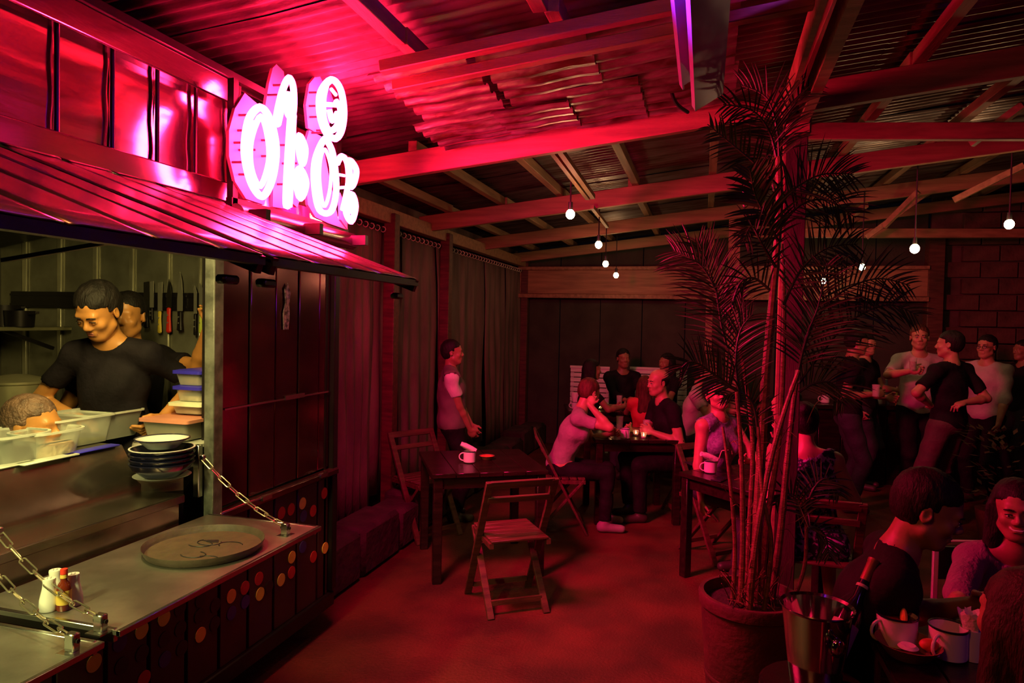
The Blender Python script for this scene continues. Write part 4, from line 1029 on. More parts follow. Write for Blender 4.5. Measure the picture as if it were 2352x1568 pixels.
knife(336, 646, 712, 753, .020, 'cleaver', 'blackmetal', 'bladedark', 'dark broad-bladed knife with a black handle at the left of the strip')
knife(348, 645, 706, 735, .013, 'cleaver', 'blackmetal', 'blade', 'bright square-tipped narrow knife beside the dark broad one')
knife(367, 647, 714, 765, .015, 'cleaver', 'yellowhandle', 'blade', 'olive blade with a dull yellow handle')
knife(388, 640, 706, 764, .018, 'chef', 'redhandle', 'bladedark', 'dark chef knife with a bright red handle')
knife(413, 624, 714, 760, .019, 'chef', 'blackmetal', 'blade', 'bright pointed chef knife with a black riveted handle')
knife(448, 655, 720, 770, .010, 'slicer', 'blackmetal', 'blade', 'thin slicing knife with a black handle near the post')
knife(461, 650, 704, 765, .012, 'slicer', 'limehandle', 'blade', 'knife with a lime yellow handle next to the hatch post')
# shelf, pot and small kitchen pieces at the left
sa = on_y(-40, 755, 3.0); sb = on_y(76, 755, 3.0)
o = empty('wall_shelf', ((sa.x + sb.x) / 2, 3.0, sb.z), label='narrow steel shelf at the left edge of the kitchen wall', cat='shelf')
MB().box((0, 0, 0), (sb.x - sa.x, .5, .022), bev=.003).build('board', 'pot', o); MB().bar((.1, .2, -.12), (.1, -.1, -.01), .02, .02).build('bracket', 'blackmetal', o)
for k, (px_, r_, h_) in enumerate(((8, .09, .12), (45, .07, .09))):
    q = on_y(px_, 745, 2.95); o = empty('dark_pan', (q.x, 2.95, sb.z + .012), label=('wide' if k == 0 else 'small') + ' dark pan on the steel wall shelf', cat='pan')
    MB().lathe([(0, 0), (r_, 0), (r_ * 1.08, h_), (r_ * 1.0, h_), (r_ * .94, .01), (0, .01)], n=20).build('pan', 'blackmetal', o); MB().bar((r_, 0, h_ * .8), (r_ + .12, -.05, h_ * .9), .02, .012).build('handle', 'blackmetal', o)
q = gp(36, 3.15); zp = 1.45 - .20
zt_ = on_z(36, 872, 1.46); o = empty('stock_pot', (q.x, q.y, 1.12), label='big dull aluminium stock pot lit green behind the bent cook', cat='pot')
MB().lathe([(0, 0), (.13, 0), (.14, .02), (.14, .30), (.146, .305), (.146, .312), (.134, .312), (.132, .02), (0, .02)], n=32).build('pot', 'pot', o)
MB().lathe([(0, .345), (.05, .34), (.145, .315), (.145, .309), (0, .309)], n=32).build('lid', 'pot', o)
for s_ in (-1, 1): MB().tube([(s_ * .14, -.04, .25), (s_ * .18, -.03, .25), (s_ * .18, .03, .25), (s_ * .14, .04, .25)], .006, 6).build('handle', 'pot', o)
# things on the serving flap
q = on_z(470, 1262, ZF); rT = 262 / 2 * (Vector(q) - EYE).dot(CF) / F_PX * .99
o = empty('round_tray', (q.x, q.y, ZF + .001), label='round dark non-slip serving tray on the steel serving flap', cat='tray')
MB().lathe([(0, .0), (rT * .93, .0), (rT * .97, .010), (rT * .99, .028), (rT, .030), (rT * 1.0, .024), (rT * .95, .004), (rT * .9, .004)][::1], n=48).build('rim', 'tray', o)
MB().lathe([(0, .007), (rT * .6, .007), (rT * .945, .007)], n=48).build('mat', 'foodmat' if 'foodmat' in M else 'tray', o)
random.seed(2)
for k in range(5):
    a0 = random.uniform(0, 6); c0 = Vector((random.uniform(-.5, .5) * rT, random.uniform(-.55, .55) * rT, .0085))
    MB().tube([c0 + Vector((math.cos(a0 + t) * .045, math.sin(a0 + t) * .03, 0)) for t in np.linspace(0, 3.2 + k * .3, 12)], .0018, 5).build('ring_mark', 'fooddark', o)
MB().prism([(-.06, .06, .0078), (-.01, .085, .0078), (.01, .06, .0078), (-.02, .05, .0078)], (0, 0, .0008)).build('spot_mark', 'fooddark', o)
def shaker(px, py, label):
    q = on_z(px, py, ZF); o = empty('ceramic_shaker', (q.x, q.y, ZF + .001), label=label, cat='shaker', group='white ceramic shakers on the flap')
    MB().lathe([(0, 0), (.024, 0), (.0255, .006), (.024, .03), (.018, .058), (.0155, .075), (.0165, .084), (.0155, .088), (0, .089)], n=24).build('body', 'ceramic', o)
    for k in range(4): MB().cyl((.006 * math.cos(k * 1.57), .006 * math.sin(k * 1.57), .0885), (.006 * math.cos(k * 1.57), .006 * math.sin(k * 1.57), .0895), .0012, n=6).build('hole', 'cable', o)
    return o
shaker(113, 1400, 'white ceramic shaker left of the hot sauce bottle, nearest the camera'); shaker(127, 1378, 'white shaker mostly hidden behind the nearest one'); shaker(168, 1388, 'white shaker with violet highlights right of the hot sauce')
q = on_z(147, 1400, ZF); o = empty('hot_sauce_bottle', (q.x, q.y, ZF + .001), label='small red-capped hot sauce bottle with a yellow diamond label', cat='bottle')
MB().lathe([(0, 0), (.017, 0), (.0185, .004), (.0185, .062), (.014, .074), (.0085, .082), (.0085, .100), (0, .100)], n=20).build('glass', 'sauce', o)
MB().lathe([(.0188, .018), (.0190, .020), (.0190, .055), (.0188, .057)], n=20).build('label_band', 'saucelabel', o)
MB().lathe([(.0095, .090), (.0095, .100)], n=14).build('neck_band', 'saucelabel', o); MB().lathe([(0, .116), (.009, .115), (.0095, .112), (.0095, .101), (0, .101)], n=14).build('cap', 'redcap', o)
# ================================================================== PEOPLE
def lp(loc, turn, px, py, d):
    v = at_d(px, py, d) - Vector(loc); c, s_ = math.cos(-turn), math.sin(-turn)
    return (v.x * c - v.y * s_, v.x * s_ + v.y * c, v.z)
def who(px, d, t, label, lh=None, rh=None, z=0, **k):
    loc = gp(px, d, z); tu = heading(t)
    if lh and len(lh) == 3 and lh[0] > 5: lh = lp(loc, tu, *lh)
    if rh and len(rh) == 3 and rh[0] > 5: rh = lp(loc, tu, *rh)
    for q in ('knees', 'feet'):
        if q in k and k[q] is not None: k[q] = [lp(loc, tu, *v) if v[0] > 5 else v for v in k[q]]
    return person(loc, tu, label, lh=lh, rh=rh, **k)
# kitchen
who(272, 3.10, 5, 'young cook with short black hair in a black t-shirt looking down behind the tubs', z=.20, sc=.985, lean=8, hpitch=33, hyaw=-12, hroll=-4,
    slim=.88, rh=(186, 962, 3.0), lh=(372, 958, 3.08), rpole=(1, -.3, -.3), lpole=(-.6, -.8, -.7), skin='skinchef', detail=2, vs=.011, sleeve=.60, legs=True)
who(292, 3.42, 50, 'cook mostly hidden behind the young cook, one arm raised to the hatch post', z=.20, sc=.95, lean=4, hyaw=-40, hpitch=4,
    lh=(478, 752, 3.3), lpole=(-.2, -.1, -1), skin='skinchef', detail=0, vs=.014, sleeve=.62)
who(-262, 2.62, 90, 'cook bent far forward at the left edge, face to the counter', z=.10, sc=.97, lean=66, hpitch=-20, hairm='hairgrey', rh=(.1, .62, .85), lh=(-.2, .66, .88), skin='skinchef', vs=.014, sleeve=.6)
# waiter at the wall
who(1042, 6.0, 98, 'young waiter in white tee and grey waistcoat standing by the curtain wall', sc=.905, hyaw=-8, lean=-2, rh=(.07, .17, .76), lh=(.0, .20, .76), rpole=(.5, -1, 0), lpole=(-.5, -1, 0),
    shirt='white', vest='vest', trousers='black', sleeve=.62, vs=.013, detail=0)
# the couple at table two
who(1290, 5.86, 84, 'seated woman in a pink-lit grey t-shirt resting her head on her hand', mode='sit', seat=.43, sc=.97, lean=20, hyaw=38, hpitch=14, woman=True, skin='skinpale', shirt='greytee', hair='short', hairm='hairbrown',
    rh=(1354, 930, 5.66), rpole=(.1, .6, -1), lh=(-.1, .46, .80), rhd=(-.4, .3, 1), trousers='black', vs=.012, shoes='whiteshoe', hem=.16, sleeve=.6, curl=.9)
who(1562, 6.2, -78, 'balding man in a black shirt leaning his forearms on the table', mode='sit', seat=.46, sc=1.0, lean=17, hyaw=8, hpitch=-2, skin='skinpale', hair='bald', rh=(.05, .44, .80), lh=(1498, 992, 6.05), lpole=(-.5, -.6, -1), rpole=(.5, -.4, -1),
    vs=.012, detail=1, trousers='black', neckline=.068)
# party behind
who(1347, 7.7, 100, 'woman with long dark wavy hair in profile before the left pale panel', mode='sit', seat=.47, sc=.95, woman=True, hair='wavy', lean=6, vs=.017, lh=(-.1, .4, .8), rh=(.1, .42, .82))
who(1432, 8.75, 10, 'dark-haired man in a dark jacket facing the camera between the pale panels', mode='sit', seat=.50, sc=1.02, sleeve=1.85, vs=.017, lh=(-.15, .42, .82), rh=(.1, .45, .82))
who(1484, 7.25, 170, 'girl with long auburn hair and a red top seen from behind', mode='sit', seat=.42, sc=.84, woman=True, hair='long', hairm='hairbrown', shirt='redtop', sleeve=.3, vs=.015, lh=(-.15, .4, .75), rh=(.15, .4, .75))
who(1534, 8.4, -60, 'dark-haired guest beyond the balding man', mode='sit', seat=.50, sc=.98, hair='long', vs=.017, lh=(-.15, .4, .8), rh=(.15, .4, .8), woman=True)
who(1588, 7.3, 70, 'guest in a pale shirt stretching an arm towards the palm', mode='sit', seat=.47, sc=.98, shirt='lightshirt', lean=10, rh=(1640, 905, 7.0), lh=(-.1, .5, .85), rpole=(.2, -.2, -1), skin='skinpale', hairm='hairbrown', vs=.016)
who(1645, 8.0, -30, 'long-haired guest behind the palm stems at the far table', mode='sit', seat=.5, sc=.97, hair='wavy', hairm='hairbrown', woman=True, vs=.018, lh=(-.15, .4, .8), rh=(.15, .4, .8))
# table three
who(1645, 5.05, 28, 'laughing woman in a sleeveless blue-grey top behind the table by the palm', mode='sit', seat=.47, sc=.98, woman=True, lean=6, hpitch=-14, hroll=14, hyaw=-20, shirt='bluegrey', sleeve=0, skin='skinpale', hair='bun',
    rh=(.22, .12, .48), lh=(-.1, .42, .78), rpole=(.5, -1, 0), vs=.012, detail=1, smile=True, neckline=.07)
who(1862, 4.75, -85, 'person behind the wooden post with a bent arm raised over the table', mode='sit', seat=.46, sc=.96, woman=True, lean=14, lh=(1790, 1010, 4.45), lpole=(0, .8, -1), rh=(.1, .4, .8), hair='long', vs=.013, skin='skinpale', sleeve=.35)
who(1885, 3.85, 160, 'woman in a black and violet floral dress seen from behind, shoulder bare', mode='sit', seat=.45, sc=.95, woman=True, lean=12, side=-6, shirt='floral', trousers='floral', skirt=True, sleeve=0, hair='bun', neckline=.125, lh=(1745, 1105, 4.15), lpole=(-.6, .3, -1), rh=(.15, .4, .7),
    vs=.011, skin='skinpale')
# standing group on the right
who(1952, 6.55, 72, 'standing man in a dark t-shirt holding a drink beside the palm fronds', sc=1.0, lean=3, rh=(2006, 905, 6.35), rpole=(.2, -1, -.6), lh=(-.05, .34, 1.1), skin='skin', hpitch=8, vs=.013, hyaw=0, detail=0)
who(1990, 7.5, 40, 'man half hidden behind the dark-shirted man with a drink', sc=.97, vs=.016, lh=(-.1, .3, 1.1), skin='skinpale', hyaw=-20)
who(2112, 6.95, -12, 'tall man in a pale short-sleeved shirt facing the camera with a glass', sc=1.03, shirt='lightshirt', trousers='black', sleeve=.8, rh=(2092, 852, 6.6), rpole=(1, -.4, -.6), lh=(-.2, .05, 1.0), lpole=(-1, -.6, 0), skin='skinpale', detail=1, vs=.012, hyaw=-14, hairm='hairbrown', curl=1.0, rpalm=(-1, .2, 0), rhd=(-.5, .6, .2))
who(2185, 6.1, 200, 'man in black t-shirt and khaki shorts, back turned, hands on hips', sc=1.0, shirt='black', trousers='khaki', shorts=True, sleeve=.75, rh=(2214, 925, 6.0), rpole=(1, -.1, .1), lh=(2137, 930, 6.1), lpole=(-1, -.1, .1), skin='skinpale', hyaw=30, vs=.012, feet=[(-.16, 0, .08), (.13, .02, .08)])
gr_, gi_ = who(2268, 6.9, -62, 'man with glasses in an untucked pale shirt with rolled sleeves', sc=.98, shirt='lightshirt', trousers='black', sleeve=1.25, lh=(2292, 985, 6.7), lpole=(-.6, -1, 0), rh=(.2, .1, .88), skin='skinpale', vs=.012, detail=1, hem=.22)
who(2352, 7.7, -90, 'dark figure at the far right edge by the block wall', sc=.95, vs=.018)
# foreground on the right
who(1945, 2.32, 66, 'man in a black t-shirt looking down over the mugs, lit red from behind', mode='sit', seat=.42, sc=1.0, lean=19, hyaw=-6, hpitch=14, hroll=0, rh=(2030, 1440, 2.28), rpole=(.1, -.9, -.7), lh=(-.12, .42, .84), skin='skin', detail=2, vs=.010, sleeve=.62, neckline=.08)
who(2356, 2.72, -22, 'smiling long-haired woman in a grey knit top at the right edge', mode='sit', seat=.34, sc=.92, woman=True, lean=12, side=4, hyaw=-10, shirt='knit', sleeve=1.3, hair='wavy', rh=(2205, 1440, 2.35), lh=(-.15, .4, .74), skin='skin', detail=2, smile=True, vs=.011, neckline=.11)
who(2395, 1.42, 185, 'back of a reddish brown-haired head in the bottom right corner', mode='sit', seat=.37, sc=.95, woman=True, hair='long', hairm='hairdeep', vs=.012, lh=(-.2, .16, .46), rh=(.2, .16, .46))

# ================================================================== TABLEWARE ON THE TABLES
def glass(p, r, h, label, m='glass', drink=None, candle=False, group='drinking glasses'):
    o = empty('candle_glass' if candle else 'drinking_glass', p, label=label, cat='candle' if candle else 'glass', group=group)
    MB().lathe([(0, .001), (r * .85, .001), (r, h), (r * .94, h), (r * .8, .008), (0, .008)], n=18).build('tumbler', m, o)
    if drink: MB().lathe([(0, .009), (r * .79, .009), (r * .88, h * .7), (0, h * .7)], n=16).build('drink', drink, o)
    if candle:
        MB().lathe([(0, .009), (r * .7, .009), (r * .7, h * .35), (0, h * .35)], n=14).build('wax', 'napkin', o)
        MB().lathe([(0, h * .36), (.006, h * .5), (.004, h * .75), (0, h * 1.0)], n=8).build('flame', 'candle', o)
    return o
T2 = .751
def onT(px, py, z): q = on_z(px, py, z); return Vector((q.x, q.y, z + .001))
q = gp(1441, 5.95); mug((q.x, q.y, T2 + .001), heading(-100), 'bright pink-lit white mug on the table between the couple', h=.085, r=.042)
for i, (px_, d_, lab) in enumerate(((1408, 6.15, 'small candle glass by the woman in grey'), (1466, 6.1, 'small candle glass right of the pink-lit mug'), (1484, 5.98, 'front candle glass by the man s glass'))):
    q = gp(px_, d_); glass((q.x, q.y, T2 + .001), .026, .05, lab.replace('man s', "balding man's"), candle=True, group='candle glasses on the couple table')
for (px_, d_, lab, h_) in ((1490, 6.2, 'tall glass in front of the balding man', .13), (1428, 6.35, 'narrow glass behind the pink-lit mug', .14)):
    q = gp(px_, d_); glass((q.x, q.y, T2 + .001), .034, h_, lab, drink='sauce' if h_ < .135 else None, group='glasses on the couple table')
q = gp(1390, 6.3); napkin_roll((q.x, q.y, T2 + .035), RT, 'pale folded napkin behind the elbow of the woman in grey', L=.10, r=.034)
T4 = .761
for i, (px_, d_, lab) in enumerate(((1368, 7.95, 'left candle on the long back table'), (1381, 7.85, 'second candle on the long back table'), (1455, 7.9, 'right candle on the long back table'))):
    q = gp(px_, d_); glass((q.x, q.y, T4 + .001), .028, .055, lab, candle=True, group='candles on the long back table')
q = gp(1325, 7.85); mug((q.x, q.y, T4 + .001), 0, 'mug with a pale napkin cone at the left end of the long back table')
napkin_roll((q.x, q.y, T4 + .12), Vector((0, 0, 1)), 'pale napkin cone standing in a mug at the left end of the long back table', L=.13, r=.05)
q = gp(1388, 8.05); napkin_roll((q.x, q.y, T4 + .04), RT, 'crumpled napkin on the long back table behind the candles', L=.12, r=.036)
q = gp(1426, 8.0); glass((q.x, q.y, T4 + .001), .034, .15, 'tall glass before the man in the dark jacket', group='glasses on the long back table')
# table three ware
q = gp(1640, 4.72); mug((q.x, q.y, .732), heading(-180), 'white mug with a napkin and a straw on the table by the palm')
napkin_roll((q.x - .005, q.y, .838), RT * -.8 + Vector((0, 0, .3)), 'rolled napkin lying on the mug by the palm', L=.12, r=.032)
o = empty('drinking_straw', (q.x + .04, q.y + .01, .83), label='bent pale drinking straw rising behind the mug by the palm', cat='straw')
MB().tube([(-.01, 0, -.08), (.03, 0, .05), (.035, 0, .058), (.075, 0, .065)], .0035, 8).build('tube', 'straw', o)
for (px_, d_, a_, lab, L_) in ((1600, 4.98, .5, 'dark phone lying at the far left corner of the table by the palm', .14), (1662, 4.50, -.4, 'phone with a pink-lit edge at the near side of the table by the palm', .14)):
    q = gp(px_, d_); o = empty('smartphone', (q.x, q.y, .732), a_, label=lab, cat='phone'); MB().box((0, 0, .005), (.07, L_, .008), bev=.002).build('case', 'phone', o); MB().box((0, 0, .0096), (.062, L_ - .012, .001)).build('screen', 'phone', o)
folding_chair(gp(1660, 5.2), heading(28), 'folding chair under the laughing woman')
folding_chair(gp(1890, 3.9), heading(160), 'folding chair under the woman in the floral dress')
# hand-held glasses
q = at_d(2097, 838, 6.52); glass((q.x, q.y, q.z - .05), .034, .12, 'glass in the hand of the tall man in the pale shirt', drink='foodpale', group='hand-held glasses')
q = at_d(2012, 898, 6.25); glass((q.x, q.y, q.z - .05), .034, .11, 'glass held by the man in the dark t-shirt', group='hand-held glasses')
Hh = gi_['H']; b = MB()
for q in (1, -1):
    b.tube([Hh(q * .031 + .020 * math.cos(t), .103, .004 + .016 * math.sin(t)) for t in np.linspace(0, 2 * PI, 14)[:-1]], .0022, 5, closed=True)
    b.tube([Hh(q * .051, .102, .006), Hh(q * .078, .05, .008), Hh(q * .082, -.005, .010)], .0022, 5)
b.tube([Hh(-.011, .103, .006), Hh(.011, .103, .006)], .0022, 5); b.build('eyeglasses', 'cable', gr_)
# ---------------------------------------------------------------- bar counter at the back right
g = gp(1990, 7.9)
bar = empty('bar_counter', g, heading(0), label='dark bar counter behind the standing men', cat='counter')
for k in range(9): MB().box((-1.05 + k * .26, 0, .42), (.25, .5, .84), bev=.004).build('front_panel', 'darkwood', bar)
MB().box((0, 0, .875), (2.45, .62, .05), bev=.006).build('worktop', 'darkwood', bar)
def btl(px, d, h, r, m, lab, capm='whitelid'):
    q = gp(px, d); o = empty('bottle', (q.x, q.y, .901), label=lab, cat='bottle', group='things on the bar counter')
    MB().lathe([(0, 0), (r, 0), (r, h * .62), (r * .35, h * .80), (r * .33, h * .95), (0, h * .95)], n=16).build('glass', m, o)
    MB().lathe([(0, h), (r * .4, h), (r * .4, h * .93), (0, h * .93)], n=12).build('cap', capm, o)
btl(2040, 7.75, .30, .038, 'water', 'clear water bottle on the bar between the standing men')
btl(1928, 7.8, .22, .03, 'bottle', 'short dark bottle on the bar beside the post')
btl(2064, 7.8, .20, .012, 'yellow', 'slim yellow bottle on the bar by the pale shirt')
q = gp(2028, 7.7); mug((q.x, q.y, .901), 0, 'pale mug on the bar counter beside the water bottle', r=.045, h=.10)
q = gp(2010, 7.7); o = empty('lemon_bowl', (q.x, q.y, .901), label='little bowl of yellow lemons on the bar', cat='bowl'); MB().lathe([(0, 0), (.03, 0), (.045, .03), (.04, .03), (0, .01)], n=14).build('bowl', 'basket', o); MB().sphere((0, 0, .035), .026).build('lemon', 'lemon', o)
q = gp(1900, 7.75); mug((q.x, q.y, .901), 0, 'pink-lit mug on the bar at the left of the standing men', r=.045, h=.09)
# cooler with a blue door at the far right edge
g = gp(2345, 8.6); o = empty('drinks_cooler', g, heading(0), label='dark drinks cooler with a faint blue door at the right edge', cat='cooler')
MB().box((0, .05, .8), (.7, .6, 1.6), bev=.01).build('cabinet', 'blackmetal', o); MB().box((0, -.262, .9), (.55, .012, 1.2), bev=.003).build('door', 'bluedoor', o)
for k in range(4): MB().box((0, -.27, .4 + k * .28), (.52, .01, .02)).build('shelf_edge', 'steel', o)

# ================================================================== RIGHT FOREGROUND TABLE
ZT5 = .80
c0_ = on_z(1985, 1450, ZT5); c1_ = on_z(2048, 1568, ZT5); ey_ = (c0_ - c1_); ey_.z = 0; ey_.normalize(); ex_ = Vector((ey_.y, -ey_.x, 0))
t5c = c0_ - ey_ * .33 + ex_ * .37; t5c.z = 0
t5 = table(t5c, frame_turn(ex_), .72, .64, ZT5, 'dark table with mugs in the right foreground', 'dark wooden square tables')
p = on_z(2058, 1477, ZT5); mug((p.x, p.y, ZT5 + .001), heading(-170), 'white mug of tea with a lemon wedge, nearest the wine bucket', r=.056, h=.088, content='sauce')
MB().sphere((.008, 0, 0), .02, (.5, 1, 1.4)).build('lemon_wedge', 'lemon', loc=(p.x + .01, p.y, ZT5 + .083)); tag(COL.objects[-1], 'lemon wedge standing in the tea mug', 'lemon')
p = on_z(2176, 1508, ZT5); mug((p.x, p.y, ZT5 + .001), heading(-150), 'empty white mug in front of the knit-topped woman', r=.050, h=.088)
p = on_z(2232, 1512, ZT5); o = empty('napkin_cup', (p.x, p.y, ZT5 + .001), label='white cup with a ruffled napkin at the right of the mugs', cat='cup')
MB().lathe([(0, 0), (.030, 0), (.034, .09), (.032, .09), (.028, .005), (0, .005)], n=24).build('cup', 'enamel', o)
random.seed(6)
for k in range(9):
    a = k * .7; r1 = .012 + .004 * (k % 3)
    MB().quadgrid([[(math.cos(a + t) * r1 * (1 + z * 14), math.sin(a + t) * r1 * (1 + z * 14), .05 + z * 1.1 + .006 * math.sin(5 * t + k)) for t in np.linspace(0, 1.3, 7)] for z in (0, .03, .06, .075)]).build('napkin_fold', 'napkin', o)
p = on_z(2085, 1508, ZT5); o = empty('dip_bowl', (p.x, p.y, ZT5 + .001), label='shallow bowl with a pale dip and a red fried bite', cat='bowl')
MB().lathe([(0, 0), (.05, 0), (.085, .045), (.088, .045), (.055, .004), (0, .004)], n=28).build('bowl', 'basket', o)
MB().lathe([(0, .034), (.02, .035), (.028, .028), (0, .026)], n=18).build('dip', 'napkin', o)
MB().sphere((.055, .005, .040), .020, (1.3, 1, .9)).build('fried_bite', 'prawn', o)
# pale straight chair frame behind the knit-topped woman
L_ = at_d(2150, 1244, 2.95); R_ = at_d(2292, 1244, 2.95)
o = empty('framed_chair', (L_.x, L_.y, 0), label='chair with a thin pale violet-lit frame and dark back, behind the knit-topped woman', cat='chair')
dv_ = (R_ - L_); dv_.z = 0; Wc = dv_.length; e_ = dv_.normalized(); bk = Vector((-e_.y, e_.x, 0))
zt5 = L_.z
MB().bar((0, 0, 0), (0, 0, zt5), .022, .022, up=(0, 1, 0), bev=.003).build('back_post', 'frame', o); MB().bar(e_ * Wc, e_ * Wc + Vector((0, 0, zt5)), .022, .022, up=(0, 1, 0), bev=.003).build('back_post', 'frame', o)
MB().bar(Vector((0, 0, zt5)), e_ * Wc + Vector((0, 0, zt5)), .022, .018, bev=.003).build('top_rail', 'frame', o)
MB().bar(Vector((0, 0, zt5 - .09)) + e_ * .01, e_ * (Wc - .01) + Vector((0, 0, zt5 - .09)), .012, .14).build('back_panel', 'blackmetal', o)
sc_ = e_ * Wc / 2 - bk * -.2
MB().bar(e_ * .0 + bk * -.02 + Vector((0, 0, .44)), e_ * Wc + bk * -.02 + Vector((0, 0, .44)), .04, .03).build('seat_rail', 'frame', o)

# ================================================================== WINE BUCKET
g = gp(1897, 2.05)
st_ = empty('bucket_stool', (g.x, g.y, 0), label='round dark stool under the wine bucket', cat='stool')
MB().lathe([(0, .63), (.15, .63), (.16, .64), (.16, .655), (.15, .665), (0, .665)], n=28).build('seat', 'darkwood', st_)
for k in range(4): MB().bar((.10 * math.cos(k * PI / 2 + .6), .10 * math.sin(k * PI / 2 + .6), .64), (.17 * math.cos(k * PI / 2 + .6), .17 * math.sin(k * PI / 2 + .6), 0), .025, .025, up=(1, 0, 0)).build('leg', 'darkwood', st_)
bk_ = empty('wine_bucket', (g.x, g.y, .667), heading(0), label='polished steel wine bucket with a ring knob, holding a bottle', cat='bucket')
MB().lathe([(0, 0), (.070, 0), (.073, .006), (.088, .13), (.100, .232), (.108, .240), (.106, .243), (.098, .236), (.086, .13), (.070, .008), (0, .008)], n=48).build('body', 'chrome', bk_)
kq = Matrix.Rotation(PI / 2, 3, 'X')
MB().cyl((-.008, .088, .185), (-.008, .115, .185), .012, n=16).build('knob_stem', 'chrome', bk_)
MB().sphere((-.008, .122, .170), .020, (1, .6, 1.2)).build('knob', 'chrome', bk_)
MB().lathe([(.022, -.003), (.026, 0), (.022, .003), (.019, 0), (.022, -.003)], (-.008, .118, .165), n=28, rot=kq).build('ring', 'chrome', bk_)
b0 = at_d(1928, 1465, 2.085); b1 = at_d(2008, 1285, 2.16); ax_ = (b1 - b0).normalized(); Lb = (b1 - b0).length
o = empty('wine_bottle', b0, label='dark wine bottle leaning out of the steel bucket', cat='bottle'); qq = ax_.to_track_quat('Z', 'Y').to_matrix()
MB().lathe([(0, -.09), (.034, -.085), (.037, -.075), (.037, .07), (.030, .10), (.016, .135), (.0145, Lb - .055)], n=28, rot=qq).build('glass', 'bottle', o)
MB().lathe([(.0375, -.05), (.038, -.045), (.038, .045), (.0375, .05)], n=28, rot=qq).build('paper_label', 'label', o)
MB().lathe([(.0150, Lb - .075), (.0158, Lb - .07), (.0158, Lb - .012), (.0172, Lb - .010), (.0172, Lb), (0, Lb)], n=20, rot=qq).build('foil', 'goldfoil', o)
MB().lathe([(.0172, Lb - .10), (.0185, Lb - .098), (.0185, Lb - .092), (.0172, Lb - .09)], n=18, rot=qq).build('neck_band', 'label', o)

# ================================================================== POTTED PALM
g = gp(1740, 3.10); PD = 3.1
pm_ = empty('potted_palm', (g.x, g.y, 0), label='tall cane palm in a big clay pot reaching the tin roof', cat='plant')
pinv = Matrix.Translation((-g.x, -g.y, 0))
def PL(o): o.matrix_parent_inverse = pinv; return o
pot = MB().lathe([(0, 0), (.165, 0), (.17, .01), (.185, .10), (.212, .42), (.215, .47), (.225, .475), (.228, .52), (.222, .53), (.205, .53), (.200, .46), (0, .46)], n=48).build('pot', 'clay', pm_)
MB().lathe([(.190, .14), (.193, .145), (.194, .16), (.191, .165)], n=48).build('band', 'clay', pot)
MB().lathe([(0, .50), (.10, .495), (.205, .48)], n=28).build('soil', 'soil', pm_)
random.seed(12)
def stem(pts, r0, r1, m='cane'):
    P = catmull([at_d(x, y, d) for x, y, d in pts], 10); n = len(P)
    return PL(MB().tube(P, r0, 9, rf=lambda t: (r0 + (r1 - r0) * t) * (1.12 if int(t * n) % 7 == 0 else 1)).build('stem', m, pm_))
stem([(1735, 1395, 3.1), (1738, 1250, 3.1), (1748, 1050, 3.1), (1760, 850, 3.1), (1778, 650, 3.1), (1790, 480, 3.1), (1788, 360, 3.1)], .024, .015)
stem([(1700, 1390, 3.05), (1706, 1250, 3.05), (1703, 1050, 3.05), (1692, 900, 3.05)], .015, .008)
stem([(1720, 1400, 3.0), (1735, 1250, 3.0), (1765, 1080, 3.0), (1800, 950, 3.0), (1835, 850, 3.0)], .017, .009)
stem([(1770, 1395, 3.15), (1792, 1230, 3.15), (1806, 1080, 3.15), (1822, 930, 3.15), (1832, 850, 3.15)], .018, .010)
stem([(1682, 1390, 3.15), (1688, 1250, 3.15), (1676, 1100, 3.15), (1660, 980, 3.2)], .012, .006)
stem([(1755, 1400, 3.0), (1772, 1250, 3.0), (1750, 1120, 3.0), (1742, 980, 3.05)], .011, .006)
stem([(1712, 1390, 3.2), (1722, 1200, 3.2), (1728, 1000, 3.2), (1700, 800, 3.2), (1665, 690, 3.2)], .014, .007)
stem([(1820, 1385, 3.2), (1848, 1300, 3.2), (1852, 1200, 3.2), (1846, 1140, 3.2)], .010, .007)
stem([(1745, 1400, 3.2), (1762, 1200, 3.2), (1790, 1000, 3.2), (1800, 800, 3.2), (1800, 640, 3.2), (1795, 560, 3.2)], .016, .008)
def frond(pts, leaf=.20, n=26, droop=.5, w_=.0050, start=.12, m='leaf', updown=1):
    P = catmull([at_d(x, y, d) for x, y, d in pts], 8); N_ = len(P); b = MB(); b.tube(P, .005, 5, rf=lambda t: .0065 * (1 - .8 * t) + .001)
    L = [0]
    for a, c in zip(P, P[1:]): L.append(L[-1] + (c - a).length)
    vw = (P[N_ // 2] - EYE).normalized()
    for i in range(n):
        t = start + (1 - start) * (i + random.uniform(-.25, .25)) / n; t = min(.995, max(0, t)); s_ = t * L[-1]
        j = max(0, min(N_ - 2, sum(1 for q in L if q <= s_) - 1)); f = (s_ - L[j]) / max(1e-6, L[j + 1] - L[j]); p = P[j].lerp(P[j + 1], f); tg = (P[j + 1] - P[j]).normalized()
        sd = tg.cross(vw).normalized(); nn = sd.cross(tg)
        for q in (1, -1):
            ln = leaf * (math.sin(PI * (.14 + .80 * t)) ** .7) * random.uniform(.8, 1.12)
            d0 = (tg * (.55 + .45 * t) + sd * q * (1 - .35 * t) + nn * random.uniform(-.45, .25)).normalized()
            pts_ = []; cur = p.copy(); dd = d0.copy()
            for k in range(5):
                pts_.append(cur.copy()); cur += dd * ln / 4; dd = (dd + Vector((0, 0, -droop * .22))).normalized()
            wv = dd.cross(nn).normalized(); rows = []
            for k, c in enumerate(pts_):
                ww = w_ * (.5, 1, .9, .6, .08)[k]; rows.append([c - wv * ww, c + nn * ww * .4, c + wv * ww])
            b.quadgrid(rows)
    return PL(b.build('frond', m, pm_))
D = 3.1
